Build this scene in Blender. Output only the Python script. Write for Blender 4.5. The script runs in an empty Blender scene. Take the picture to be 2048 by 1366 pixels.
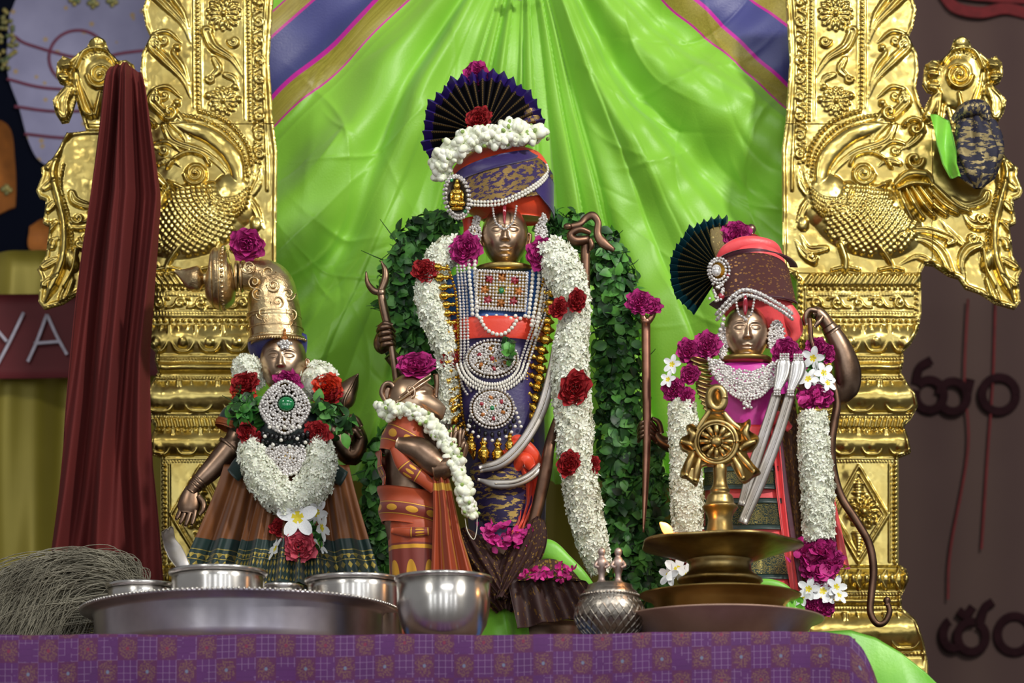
import bpy, math, random
import numpy as np
from mathutils import Vector, Matrix, Euler
random.seed(7); RNG = np.random.default_rng(7)
PI = math.pi
SC = bpy.context.scene; COL = SC.collection
# ------------------------------------------------------------------ camera, world, lights, exposure
D, ZC, Z0 = 7.0, 1.0, 2.567            # viewer stands 7 m before the statues, eye below the altar top
cam = bpy.data.cameras.new('camera'); camo = bpy.data.objects.new('camera', cam); COL.objects.link(camo)
camo.location = (0, -D, ZC); camo.rotation_euler = (PI/2, 0, 0)
cam.sensor_width = 36; cam.lens = 36*D/2.048; cam.shift_y = (Z0-ZC)/2.048
cam.dof.use_dof = True; cam.dof.focus_distance = D-0.08; cam.dof.aperture_fstop = 3.0
cam.clip_end = 60
SC.camera = camo
w = bpy.data.worlds.new('world'); SC.world = w; w.use_nodes = True
w.node_tree.nodes['Background'].inputs[0].default_value = (0.68, 0.68, 0.70, 1)
w.node_tree.nodes['Background'].inputs[1].default_value = 0.24
def area(name, loc, target, size, power, color=(1, 1, 1), sy=None):
    l = bpy.data.lights.new(name, 'AREA'); l.energy = power; l.color = color
    l.shape = 'RECTANGLE'; l.size = size; l.size_y = sy or size
    o = bpy.data.objects.new(name, l); COL.objects.link(o); o.location = loc
    o.rotation_euler = (Vector(target)-Vector(loc)).to_track_quat('-Z', 'Y').to_euler()
    return o
area('ceiling_lamp_right', (2.3, -2.5, 4.5), (0.1, 0.1, 2.8), 0.30, 82, (1.0, 0.97, 0.90), 0.30)
area('ceiling_lamp_left', (-2.2, -3.0, 4.8), (0.1, 0.1, 2.8), 0.5, 24, (1.0, 0.98, 0.92), 0.5)
area('ceiling_tube_front', (0.4, -3.0, 4.5), (0.0, 0.2, 2.8), 1.4, 18, (0.96, 0.98, 1.0), 0.10)
for k_, (x_, p_) in enumerate(((-3.6, 13), (-2.2, 8), (-0.7, 11), (0.7, 17), (2.0, 9), (3.4, 13))):
    area('added_streak_light_%s' % 'abcdef'[k_], (x_, -6.4, 2.7), (0.0, 0.0, 2.3), 0.10, p_, (0.92, 0.96, 1.0), 2.4)  # unseen upright strips, added so the silver vessels reflect tall streaks
SC.view_settings.view_transform = 'Standard'; SC.view_settings.look = 'None'
SC.view_settings.gamma = 1; SC.view_settings.exposure = 0.40
TT = 1.893                              # height of the altar top

# ------------------------------------------------------------------ helpers
def sc(Y): return (D+Y)/D*0.001
def WP(p, Y):                           # frame points (x, y, d towards viewer in mm) at depth Y -> world metres
    p = np.asarray(p, float).reshape(-1, 3); s = sc(Y)
    return np.stack([(p[:, 0]-1024)*s, Y-p[:, 2]*s, ZC+((Z0-ZC)*1000+683-p[:, 1])*s], 1)
def pyT(Y): return 683-((TT-ZC)/sc(Y)-(Z0-ZC)*1000)   # picture row of the altar top at depth Y
ORG = {}
def org(o): return ORG[o.name] if o is not None else Vector((0, 0, 0))
def tag(o, label=None, cat=None, group=None, kind=None):
    if label: o['label'] = label
    if cat: o['category'] = cat
    if group: o['group'] = group
    if kind: o['kind'] = kind
    return o
def thing(name, x, y, Y, label, cat, group=None, d=0):
    o = bpy.data.objects.new(name, None); COL.objects.link(o); o.empty_display_size = 0.03
    o.location = WP([(x, y, d)], Y)[0]; ORG[o.name] = Vector(o.location)
    return tag(o, label, cat, group)
def mesh(name, V, F, m, parent=None, uv=None, smooth=True, at=None, mats=None, fm=None):
    V = np.asarray(V, float)
    o0 = org(parent) if parent is not None else (Vector(at) if at is not None else Vector(((V[:, 0].min()+V[:, 0].max())/2, (V[:, 1].min()+V[:, 1].max())/2, V[:, 2].min())))
    me = bpy.data.meshes.new(name)
    if isinstance(F, np.ndarray): F = F.tolist()
    me.from_pydata((V-np.array(o0)).tolist(), [], F)
    me.materials.append(m)
    for k in (mats or []): me.materials.append(k)
    if fm is not None: me.polygons.foreach_set('material_index', np.asarray(fm, dtype=np.int32))
    if smooth: me.polygons.foreach_set('use_smooth', [True]*len(me.polygons))
    if uv is not None:
        l = me.uv_layers.new(name='UVMap'); vi = np.empty(len(me.loops), dtype=np.int32); me.loops.foreach_get('vertex_index', vi)
        l.data.foreach_set('uv', np.asarray(uv, float)[vi].ravel())
    me.update()
    o = bpy.data.objects.new(name, me); COL.objects.link(o)
    if parent is not None: o.parent = parent
    else: o.location = o0
    ORG[o.name] = o0
    return o
class MB:                               # collects pieces of ONE part in frame coordinates
    def __init__(s): s.v = []; s.f = []; s.n = 0; s.uv = []; s.m = []
    def add(s, V, F, uv=None, mi=0):
        V = np.asarray(V, float).reshape(-1, 3)
        s.v.append(V); s.f += [tuple(int(i)+s.n for i in f) for f in F]; s.n += len(V)
        s.uv.append(np.asarray(uv, float) if uv is not None else np.zeros((len(V), 2))); s.m += [mi]*len(F); return s
    def build(s, name, m, Y, parent=None, mats=None, smooth=True):
        return mesh(name, WP(np.concatenate(s.v), Y), s.f, m, parent, np.concatenate(s.uv), smooth, mats=mats, fm=s.m if mats else None)
def gridF(nu, nv, wu=False, wv=False):
    F = []
    for i in range(nu if wu else nu-1):
        for j in range(nv if wv else nv-1):
            a, b = i*nv+j, ((i+1) % nu)*nv+j
            F.append((a, b, ((i+1) % nu)*nv+(j+1) % nv, i*nv+(j+1) % nv))
    return F
def cr(P, n=8):                         # Catmull-Rom through P
    P = [np.array(p, float) for p in P]
    if len(P) < 3: return np.array([P[0]+(P[-1]-P[0])*t for t in np.linspace(0, 1, n+1)])
    Q = [2*P[0]-P[1]]+P+[2*P[-1]-P[-2]]; out = []
    for i in range(1, len(Q)-2):
        for k in range(n):
            t = k/n; a, b, c, d = Q[i-1], Q[i], Q[i+1], Q[i+2]
            out.append(0.5*((2*b)+(c-a)*t+(2*a-5*b+4*c-d)*t*t+(3*b-a-3*c+d)*t**3))
    out.append(P[-1]); return np.array(out)
def d3(P): return [tuple(p) if len(p) == 3 else (p[0], p[1], 0) for p in P]
def tubeVF(P, R, seg=10, flat=1.0, n=6, cap=True, ydir=None):
    """swept round section; P list of (x,y[,d]); R one radius or one per point; flat scales depth"""
    P = d3(P); R = [R]*len(P) if np.isscalar(R) else list(R)
    Q = cr([p+(r,) for p, r in zip(P, R)], n) if len(P) > 2 else np.array([np.array(P[0]+(R[0],))+(np.array(P[1]+(R[1],))-np.array(P[0]+(R[0],)))*t for t in np.linspace(0, 1, n+1)])
    C = Q[:, :3]; r = np.maximum(Q[:, 3], 0.05); T = np.gradient(C, axis=0); T /= np.linalg.norm(T, axis=1)[:, None]+1e-9
    up = np.array([0, 0, 1.0]); V = []; uv = []; L = np.r_[0, np.cumsum(np.linalg.norm(np.diff(C, axis=0), axis=1))]
    for i in range(len(C)):
        s = np.cross(T[i], up); k = np.linalg.norm(s)
        if k < 0.15: s = np.cross(T[i], (0, 1, 0)); k = np.linalg.norm(s)
        s /= k; b = np.cross(s, T[i])
        for j in range(seg):
            a = 2*PI*j/seg; V.append(C[i]+r[i]*(math.cos(a)*s+flat*math.sin(a)*b)); uv.append((j/seg, L[i]/100))
    F = gridF(len(C), seg, False, True)
    if cap: F += [tuple(range(seg))[::-1], tuple(range((len(C)-1)*seg, len(C)*seg))]
    return np.array(V), F, np.array(uv)
def tube(mb, P, R, **k):
    mi = k.pop('mi', 0); V, F, uv = tubeVF(P, R, **k); mb.add(V, F, uv, mi); return mb
def lathe(mb, cx, prof, seg=48, cd=0, flat=1.0, mi=0, smoothn=0, mod=None):
    """prof: (radius, y) pairs; axis vertical"""
    if smoothn: prof = cr(prof, smoothn)
    V = []; uv = []
    for i, (r, y) in enumerate(prof):
        for j in range(seg):
            a = 2*PI*j/seg; rr = r*(mod(a, y) if mod else 1); V.append((cx+rr*math.cos(a), y, cd+flat*rr*math.sin(a))); uv.append((j/seg, y/100))
    mb.add(V, gridF(len(prof), seg, False, True), uv, mi); return mb
def loft(mb, S, seg=40, n=6, mi=0, fold=0, nf=9, ph=0, power=2.0, foldmin=0, arc=None):
    """S: (y, cx, rx, ry, d) sections top to bottom; fold adds pleats growing to the hem"""
    Q = cr(S, n); V = []; uv = []; N = len(Q)
    for i, (y, cx, rx, ry, d) in enumerate(Q):
        t = i/(N-1); fa = foldmin+(fold-foldmin)*t
        for j in range(seg):
            a = 2*PI*j/seg; k = 1+fa*(0.6*math.sin(nf*a+ph+0.8*math.sin(2*a))+0.4*math.sin((nf*2+1)*a+ph*2))
            c, s_ = math.cos(a), math.sin(a)
            c = math.copysign(abs(c)**(2/power), c); s_ = math.copysign(abs(s_)**(2/power), s_)
            V.append((cx+rx*k*c, y, d+ry*k*s_)); uv.append((j/seg, t))
    F = gridF(N, seg, False, True)+[tuple(range(seg))[::-1], tuple(range((N-1)*seg, N*seg))]
    mb.add(V, F, uv, mi); return mb
def ellip(mb, c, r, nu=14, nv=10, rot=0, mi=0):
    c = d3([c])[0]; r = (r, r, r) if np.isscalar(r) else r; V = []
    for i in range(nu):
        for j in range(nv+1):
            a = 2*PI*i/nu; b = PI*j/nv; x = r[0]*math.cos(a)*math.sin(b); y = r[1]*math.cos(b); z = r[2]*math.sin(a)*math.sin(b)
            V.append((c[0]+x*math.cos(rot)-y*math.sin(rot), c[1]+x*math.sin(rot)+y*math.cos(rot), c[2]+z))
    mb.add(V, gridF(nu, nv+1, True), None, mi); return mb
def stamp(mb, TV, TF, pos, M, mi=0):    # many copies of a small template merged (petals of one garland)
    TV = np.asarray(TV, float); pos = np.asarray(pos, float); M = np.asarray(M, float)
    V = np.einsum('kij,nj->kni', M, TV)+pos[:, None, :]
    n = len(TV); F = np.array([[f[i] if i < len(f) else -1 for i in range(4)] for f in TF])
    base = mb.n; K = len(pos); allf = []
    for k in range(K):
        o = base+k*n
        for f in TF: allf.append(tuple(i+o for i in f))
    mb.v.append(V.reshape(-1, 3)); mb.f += allf; mb.n += K*n; mb.uv.append(np.zeros((K*n, 2))); mb.m += [mi]*(K*len(TF)); return mb
def frameM(nrm, scale, spin=None):      # columns: side, side, normal
    nrm = np.asarray(nrm, float); nrm /= np.linalg.norm(nrm, axis=1)[:, None]+1e-9; K = len(nrm)
    a = RNG.normal(size=(K, 3)) if spin is None else spin
    t = np.cross(nrm, a); t /= np.linalg.norm(t, axis=1)[:, None]+1e-9; b = np.cross(nrm, t)
    return np.stack([t, b, nrm], 2)*np.asarray(scale, float).reshape(-1, 1, 1)
def sheet(mb, f, nu, nv, mi=0, thick=0):
    """f(u,v)->(x,y,d); a cloth with real thickness when thick>0"""
    U = np.linspace(0, 1, nu); W = np.linspace(0, 1, nv)
    V = np.array([f(u, v) for u in U for v in W], float); uv = np.array([(u, v) for u in U for v in W]); F = gridF(nu, nv)
    if thick:
        G = V.reshape(nu, nv, 3); N = np.cross(np.gradient(G, axis=0), np.gradient(G, axis=1)).reshape(-1, 3); N /= np.linalg.norm(N, axis=1)[:, None]+1e-9
        if N[:, 2].mean() < 0: N = -N
        B = V-N*thick; n = len(V); F2 = [tuple(i+n for i in q[::-1]) for q in F]
        e = [i*nv for i in range(nu)]+[(nu-1)*nv+j for j in range(1, nv)]+[i*nv+nv-1 for i in range(nu-2, -1, -1)]+[j for j in range(nv-2, 0, -1)]
        F3 = [(e[k], e[(k+1) % len(e)], e[(k+1) % len(e)]+n, e[k]+n) for k in range(len(e))]
        mb.add(np.vstack([V, B]), F+F2+F3, np.vstack([uv, uv]), mi)
    else: mb.add(V, F, uv, mi)
    return mb
def plate(mb, poly, d0, d1, mi=0, bev=0):      # extruded outline (closed polygon in frame coords)
    n = len(poly); V = [(x, y, d0) for x, y in poly]
    if bev:
        c = np.mean(poly, 0); ring = [(x+(c[0]-x)*bev, y+(c[1]-y)*bev, d1) for x, y in poly]; mid = [(x, y, d1-abs(d1-d0)*0.4) for x, y in poly]
        V += mid+ring; F = [tuple(range(n))]+[(i, (i+1) % n, n+(i+1) % n, n+i) for i in range(n)]+[(n+i, n+(i+1) % n, 2*n+(i+1) % n, 2*n+i) for i in range(n)]+[tuple(range(2*n, 3*n))[::-1]]
    else:
        V += [(x, y, d1) for x, y in poly]; F = [tuple(range(n)), tuple(range(n, 2*n))[::-1]]+[(i, (i+1) % n, n+(i+1) % n, n+i) for i in range(n)]
    mb.add(V, F, None, mi); return mb

# ------------------------------------------------------------------ materials
def lin(c):
    c = [x/255 for x in c]; return tuple(x/12.92 if x <= 0.04045 else ((x+0.055)/1.055)**2.4 for x in c)+(1,)
class NT:
    def __init__(s, name):
        s.m = bpy.data.materials.new(name); s.m.use_nodes = True; s.t = s.m.node_tree; s.b = s.t.nodes['Principled BSDF']
    def n(s, kind, **k):
        q = s.t.nodes.new('ShaderNode'+kind)
        for a, v in k.items():
            if a.startswith('i_'): q.inputs[a[2:].replace('_', ' ')].default_value = v
            else: setattr(q, a, v)
        return q
    def l(s, a, b): s.t.links.new(a, b)
    def math(s, op, a, b=None, c=None):
        q = s.n('Math', operation=op)
        for i, x in enumerate((a, b, c)):
            if x is None: continue
            if isinstance(x, (int, float)): q.inputs[i].default_value = x
            else: s.l(x, q.inputs[i])
        return q.outputs[0]
    def mix(s, f, a, b):
        q = s.n('Mix', data_type='RGBA')
        for i, x in ((0, f), (6, a), (7, b)):
            if isinstance(x, (int, float, tuple)): q.inputs[i].default_value = x
            else: s.l(x, q.inputs[i])
        return q.outputs[2]
    def co(s, kind='Object'): return s.n('TexCoord').outputs[kind]
    def noise(s, scale, detail=3, co=None, out='Fac', rough=0.5):
        q = s.n('TexNoise'); q.inputs['Scale'].default_value = scale; q.inputs['Detail'].default_value = detail; q.inputs['Roughness'].default_value = rough
        s.l(co or s.co(), q.inputs['Vector']); return q.outputs[out]
    def vor(s, scale, co=None, feature='F1', out='Distance'):
        q = s.n('TexVoronoi', feature=feature); q.inputs['Scale'].default_value = scale; s.l(co or s.co(), q.inputs['Vector']); return q.outputs[out]
    def bump(s, h, dist, strength=1.0):
        q = s.n('Bump'); q.inputs['Strength'].default_value = strength; q.inputs['Distance'].default_value = dist; s.l(h, q.inputs['Height']); s.l(q.outputs[0], s.b.inputs['Normal'])
    def set(s, col=None, rough=None, metal=None, **k):
        for nme, v in [('Base Color', col), ('Roughness', rough), ('Metallic', metal)]+[(a.replace('_', ' '), b) for a, b in k.items()]:
            if v is None: continue
            if isinstance(v, (int, float, tuple)): s.b.inputs[nme].default_value = v
            else: s.l(v, s.b.inputs[nme])
        return s.m
    def uvxy(s):
        q = s.n('SeparateXYZ'); s.l(s.co('UV'), q.inputs[0]); return q.outputs[0], q.outputs[1]
def simple(name, c, rough=0.6, metal=0, var=0.15, vs=40, bump=0, bs=200, c2=None, **k):
    t = NT(name); c = lin(c); b = lin(c2) if c2 else tuple(x*(1-var*2) for x in c[:3])+(1,)
    f = t.noise(vs, 4); r = t.n('MapRange'); r.inputs[1].default_value = 0.35; r.inputs[2].default_value = 0.68; t.l(f, r.inputs[0])
    col = t.mix(r.outputs[0], c, b)
    if bump: t.bump(t.noise(bs, 5), bump*0.001)
    return t.set(col, rough, metal, **k)
gold = simple('arch_gold', (206, 186, 112), 0.28, 1, vs=14, c2=(184, 158, 84), bump=0.5, bs=60)
goldb = simple('polished_gold', (228, 190, 84), 0.2, 1, vs=50, c2=(190, 140, 50))
bronze = simple('statue_bronze', (158, 132, 112), 0.36, 1, vs=18, c2=(104, 80, 62), bump=0.25, bs=120)
bronzel = simple('face_bronze', (206, 178, 150), 0.33, 1, vs=14, c2=(170, 138, 110), bump=0.15, bs=60)
crownm = simple('crown_bronze', (228, 206, 158), 0.32, 1, vs=30, c2=(190, 156, 112), bump=2.2, bs=75)
copper = simple('rod_copper', (172, 124, 104), 0.38, 1, vs=20, c2=(130, 92, 76))
bowm = simple('bow_bronze', (128, 98, 80), 0.42, 1, vs=20, c2=(84, 62, 50))
brass = simple('lamp_brass', (188, 164, 108), 0.36, 1, vs=16, c2=(124, 100, 54), bump=0.6, bs=60)
brassd = simple('dish_brass', (178, 154, 92), 0.36, 1, vs=10, c2=(146, 120, 66), bump=0.3, bs=50)
copperp = simple('plate_copper', (206, 172, 152), 0.55, 0.7, vs=12, c2=(182, 148, 130), bump=0.3, bs=80)
steel = simple('polished_silver', (232, 228, 220), 0.27, 1, vs=8, c2=(196, 190, 184), bump=0.15, bs=40)
steeld = simple('tray_silver', (222, 216, 222), 0.33, 1, vs=9, c2=(184, 178, 188), bump=0.2, bs=40)
silver = simple('dull_silver', (176, 170, 166), 0.42, 1, vs=30, c2=(160, 152, 140))
silverc = simple('cast_silver', (178, 170, 158), 0.34, 1, vs=30, c2=(130, 122, 112), bump=0.8, bs=160)
pearl = simple('pearl', (232, 228, 216), 0.18, 0, vs=80, var=0.05)
diamond = simple('clear_stone', (244, 240, 236), 0.12, 0.45, vs=200, c2=(176, 170, 166))
ruby = simple('ruby_stone', (150, 26, 44), 0.1, 0, Coat_Weight=1.0)
emerald = simple('emerald_stone', (12, 118, 62), 0.08, 0, Coat_Weight=1.0)
amber = simple('amber_stone', (186, 118, 60), 0.12, 0.3)
blackb = simple('black_bead', (24, 22, 24), 0.2, 0)
jas = simple('jasmine_petal', (244, 243, 226), 0.6, 0, vs=60, c2=(236, 236, 214), Subsurface_Weight=0.12)
budm = simple('jasmine_bud', (246, 246, 232), 0.5, 0, vs=60, c2=(228, 234, 200))
stemg = simple('jasmine_stem', (150, 178, 92), 0.6, 0)
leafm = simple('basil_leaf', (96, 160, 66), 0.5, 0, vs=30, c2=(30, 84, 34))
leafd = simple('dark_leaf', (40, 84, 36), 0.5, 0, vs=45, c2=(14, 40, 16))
sprig = simple('sprig_leaf', (90, 160, 62), 0.5, 0, vs=40, c2=(40, 104, 36))
magenta = simple('magenta_petal', (212, 46, 146), 0.6, 0, vs=55, c2=(158, 18, 98), bump=0.5, bs=300)
redr = simple('red_petal', (196, 22, 30), 0.6, 0, vs=55, c2=(122, 6, 20), bump=0.5, bs=300)
pinkr = simple('pink_petal', (222, 98, 112), 0.6, 0, vs=60, c2=(190, 60, 84))
orangep = simple('orange_petal', (226, 74, 30), 0.6, 0, vs=60, c2=(190, 30, 20))
white = simple('plumeria_petal', (246, 246, 244), 0.5, 0, vs=20, c2=(226, 230, 232))
yellowc = simple('plumeria_throat', (240, 220, 50), 0.5, 0, vs=40)
thread = simple('thread', (230, 226, 206), 0.7)
def satin(name, c, c2, rough=0.42, bump=0.4, sheen=0.3):
    return simple(name, c, rough, 0, vs=7, c2=c2, bump=bump, bs=160, Sheen_Weight=sheen)
orangec = satin('orange_cloth', (234, 70, 22), (206, 44, 14))
bluec = satin('blue_cloth', (18, 96, 170), (10, 62, 130))
cobalt = satin('cobalt_velvet', (38, 28, 150), (18, 12, 90))
purplec = satin('violet_silk', (46, 26, 100), (24, 12, 60))
coral = satin('coral_silk', (242, 92, 92), (222, 52, 62))
magc = satin('magenta_silk', (206, 24, 160), (168, 12, 120))
limec = satin('lime_silk', (132, 206, 60), (96, 176, 34))
darkg = satin('dark_green_silk', (14, 52, 44), (6, 28, 26))
mauve = satin('maroon_silk', (92, 22, 44), (56, 12, 30))
def brocade(name, ground, g2, motif, sx, sy, thr=0.5, rough=0.4, metal=0.7, kind='vor', wob=0.25):
    """woven metal thread figures on silk, laid out along the cloth's own weave (UV)"""
    t = NT(name); mp = t.n('Mapping'); mp.inputs['Scale'].default_value = (sx, sy, 1); t.l(t.co('UV'), mp.inputs[0])
    if kind == 'vor': v = t.vor(1.0, mp.outputs[0]); v = t.math('ADD', v, t.math('MULTIPLY', t.math('SUBTRACT', t.noise(5, 3, mp.outputs[0]), 0.5), wob*3)); f = t.math('LESS_THAN', v, thr)
    else: f = t.math('GREATER_THAN', t.noise(2.2, 5, mp.outputs[0], rough=0.65), thr)
    gn = t.mix(t.noise(3, 3, mp.outputs[0]), lin(ground), lin(g2)); col = t.mix(f, gn, lin(motif))
    w_ = t.n('TexWave', wave_type='BANDS', bands_direction='Y'); w_.inputs['Scale'].default_value = 14; t.l(mp.outputs[0], w_.inputs['Vector'])
    t.bump(t.math('ADD', f, t.math('MULTIPLY', w_.outputs['Fac'], 0.3)), 0.0006, 0.6)
    return t.set(col, t.math('SUBTRACT', 0.62, t.math('MULTIPLY', f, 0.25)), t.math('MULTIPLY', f, metal))

for m_ in (steel, steeld):               # spun metal: highlights drawn out along the wall
    nt = m_.node_tree; tg = nt.nodes.new('ShaderNodeTangent'); tg.direction_type = 'RADIAL'; tg.axis = 'Z'; b_ = nt.nodes['Principled BSDF']
    nt.links.new(tg.outputs[0], b_.inputs['Tangent']); b_.inputs['Anisotropic'].default_value = 0.75; b_.inputs['Anisotropic Rotation'].default_value = 0.25
# ------------------------------------------------------------------ setting
def box(name, x0, x1, y0, y1, z0, z1, m, **k):
    V = [(x, y, z) for x in (x0, x1) for y in (y0, y1) for z in (z0, z1)]
    F = [(0, 1, 3, 2), (4, 6, 7, 5), (0, 4, 5, 1), (2, 3, 7, 6), (0, 2, 6, 4), (1, 5, 7, 3)]
    return mesh(name, V, F, m, smooth=False, **k)
wallm = simple('wall_paint', (30, 22, 22), 0.85, vs=2)
floorm = simple('floor_stone', (88, 80, 74), 0.5, vs=3)
tag(box('wall_back', -4.5, 4.5, 2.0, 2.1, 0, 5.4, wallm), kind='structure')
tag(box('floor', -4.5, 4.5, -8.5, 2.0, -0.1, 0, floorm), kind='structure')
t = NT('altar_wood'); altar_m = t.set((0.12, 0.07, 0.05, 1), 0.6)
tag(box('altar_platform', -1.25, 0.87, 0.10, 0.95, 0.0, TT-0.0005, altar_m), 'dark wooden altar platform behind the table, carrying the gold arch', 'platform')
tag(box('table', -1.2, 0.63, -0.58, 0.098, 0.0, TT-0.0005, altar_m), 'dark wooden table hidden under the purple brocade cloth', 'table')

# --- right: dark brown printed banner with blurred lettering
YB = 1.45
t = NT('brown_banner_cloth'); n1 = t.noise(2.2, 4)
w1 = t.n('TexWave', bands_direction='X'); w1.inputs['Scale'].default_value = 1.7; w1.inputs['Distortion'].default_value = 1.2; t.l(t.co(), w1.inputs['Vector'])
bm_ = t.set(t.mix(t.math('MULTIPLY', n1, w1.outputs['Fac']), lin((76, 56, 50)), lin((58, 36, 36))), 0.85)
mb = MB(); sheet(mb, lambda u, v: (1500+900*u, -260+2000*v, 5*math.sin(u*22+v*1.3)), 60, 20, thick=3)
ban = mb.build('banner', bm_, YB); tag(ban, 'dark brown cloth banner with blurred Telugu letters behind the right pillar', 'banner')
ink = simple('banner_ink', (40, 20, 24), 0.95, Specular_IOR_Level=0.1); redink = simple('banner_red_ink', (104, 22, 26), 0.9)
def stroke_on(name, strokes, m, r, d=9, parent=ban, Y=YB):
    mb = MB()
    for P in strokes: tube(mb, [(x, y, d) for x, y in P], r, seg=8, flat=0.05)
    return mb.build(name, m, Y, parent)
def ring(cx, cy, rx, ry=None, a0=0, a1=360, n=16):
    ry = ry or rx; return [(cx+rx*math.cos(math.radians(a0+(a1-a0)*i/n)), cy+ry*math.sin(math.radians(a0+(a1-a0)*i/n))) for i in range(n+1)]
stroke_on('lettering', [ring(1858, 792, 28, 30, -140, 200), [(1830, 770), (1838, 738), (1862, 722)], ring(1905, 795, 28, 30, 150, -170), [(1933, 790), (1940, 760)], ring(1997, 791, 34, 34)], ink, 9)
stroke_on('lettering', [ring(1942, 1275, 28, 30, -60, 285), [(1958, 1250), (1968, 1218), (1985, 1205)], ring(1905, 1270, 20, 28, 60, 250), [(1915, 1222), (1930, 1232), (1945, 1215)], ring(2028, 1270, 34, 36)], ink, 9)
stroke_on('red_flourish', [[(1885, -10), (1910, 18), (1960, 28), (2010, 20), (2060, 32)], [(1870, -30), (1920, -12), (1990, -4), (2060, 0)]], redink, 12)
stroke_on('red_thread_line', [[(1935, 600), (1928, 760), (1935, 900), (1900, 1100), (1895, 1200)]], redink, 2.2)
stroke_on('red_thread_line', [[(1990, 600), (1985, 760), (1975, 900), (1962, 1100)]], redink, 2.2)

# --- left: printed poster of a robed figure
t = NT('poster_print'); navy = t.set(t.mix(t.noise(3, 3), lin((3, 6, 18)), lin((6, 10, 26))), 0.95, Specular_IOR_Level=0.1)
mb = MB(); sheet(mb, lambda u, v: (-260+760*u, -260+900*v, 0), 8, 8, thick=4)
post = mb.build('poster', navy, YB); tag(post, 'dark navy printed poster of a figure in a silvery lilac robe behind the maroon drape', 'poster')
lil = NT('printed_robe'); 
c_ = lil.mix(lil.noise(12, 5), lin((150, 148, 178)), lin((110, 108, 138))); v_ = lil.math('LESS_THAN', lil.vor(26), 0.16)
lilm = lil.set(lil.mix(v_, c_, lin((150, 128, 100))), 0.7)
def smoothpoly(P, n=5):
    Q = cr(list(P)+[P[0]], n); return [(q[0], q[1]) for q in Q[:-1]]
mb = MB(); plate(mb, smoothpoly([(20, 30), (60, -30), (200, -60), (330, -40), (330, 120), (300, 240), (240, 320), (170, 345), (90, 330), (60, 290), (40, 220), (15, 140)]), 1, 7)
mb.build('printed_robe', lilm, YB, post)
stroke_on('printed_red_cord', [ring(157, 118, 58, 55), [(30, 75), (60, 92), (170, 120), (250, 108), (320, 100)], [(15, 160), (90, 178), (200, 182), (300, 170)], [(30, 215), (110, 225), (220, 222)], [(50, 270), (130, 278), (200, 274)]], simple('red_print', (100, 34, 58), 0.8), 3, d=8, parent=post)
mb = MB()
for P in ([(-60, 235), (15, 250), (30, 320), (32, 400), (20, 420), (-60, 430)], [(60, 455), (90, 440), (120, 470), (110, 500), (60, 500)]): plate(mb, smoothpoly(P), 1, 8)
mb.build('printed_orange_hem', simple('orange_print', (160, 92, 24), 0.8), YB, post)
jm = simple('gilt_print', (150, 134, 74), 0.5, 0.4, vs=60, c2=(60, 84, 60))
def pjewel(P, nm='printed_jewel'):
    mb = MB()
    for x, y, r in P: ellip(mb, (x, y, 9), (r, r, 3), 6, 5)
    mb.build(nm, jm, YB, post)
pjewel([(10+28*random.random()**.5*math.cos(i*2.4), 85+62*random.random()**.5*math.sin(i*2.4), 5) for i in range(46)], 'printed_tassel'); 
for x, y in [(187, 6), (225, 2), (150, 0), (14, 378)]: pjewel([(x, y, 8), (x+7, y+5, 6), (x-7, y+3, 6), (x, y+11, 5)])
# --- gold satin curtain and maroon name board
t = NT('gold_satin'); gs = t.set(t.mix(t.noise(5, 4), lin((176, 160, 56)), lin((146, 132, 38))), 0.42, 0.25, Sheen_Weight=0.3)
def cf(u, v):
    x = -180+1900*u; return (x, 505+900*v, 16*math.sin(x*0.028+0.6*math.sin(v*4))+4*math.sin(x*0.085+v*2.5)+6*math.sin(x*0.017+v*7))
mb = MB(); sheet(mb, cf, 240, 26, thick=2); cur = mb.build('satin_curtain', gs, 1.15)
tag(cur, 'yellow gold satin curtain hanging low behind the altar', 'curtain')
mb = MB(); sheet(mb, lambda u, v: (-180+500*u, 598+168*v-9*u, 26+3*math.sin(u*9)), 40, 8, thick=4)
sign = mb.build('name_board', simple('maroon_board', (98, 18, 26), 0.7, vs=6), 1.1); tag(sign, 'maroon cloth board with white letters YA left of the gold arch', 'sign')
stroke_on('lettering', [[(-12, 655), (18, 690)], [(52, 632), (24, 690), (0, 735)], [(60, 730), (78, 690), (98, 636)], [(98, 636), (118, 680), (138, 716)], [(72, 694), (124, 690)]], simple('white_paint', (196, 190, 206), 0.7), 3.2, d=32, parent=sign, Y=1.1)

# ------------------------------------------------------------------ green saree backdrop
def dline(x, y, x0, y0, x1, y1): L = math.hypot(x1-x0, y1-y0); return ((x-x0)*(y1-y0)-(y-y0)*(x1-x0))/L
t = NT('lime_saree'); u_, v_ = t.uvxy()
cg = t.mix(t.noise(3.5, 4), lin((150, 210, 68)), lin((118, 180, 38)))
r_ = t.n('ValToRGB'); r_.color_ramp.interpolation = 'CONSTANT'; t.l(u_, r_.inputs[0]); e = r_.color_ramp.elements
stops = [(0, (128, 200, 52)), (0.30, (200, 20, 150)), (0.315, (168, 150, 58)), (0.445, (200, 24, 160)), (0.47, (66, 68, 128)), (0.76, (190, 22, 140)), (0.78, (168, 140, 60)), (0.905, (190, 20, 140)), (0.92, (128, 200, 52))]
e[0].position = 0; e[0].color = lin(stops[0][1]); e[1].position = 0.30; e[1].color = lin(stops[1][1])
for p, c in stops[2:]: q = e.new(p); q.color = lin(c)
inb = t.math('MULTIPLY', t.math('GREATER_THAN', u_, 0.30), t.math('LESS_THAN', u_, 0.92))
isg = t.math('ADD', t.math('MULTIPLY', t.math('GREATER_THAN', u_, 0.315), t.math('LESS_THAN', u_, 0.445)), t.math('MULTIPLY', t.math('GREATER_THAN', u_, 0.78), t.math('LESS_THAN', u_, 0.905)))
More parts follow.
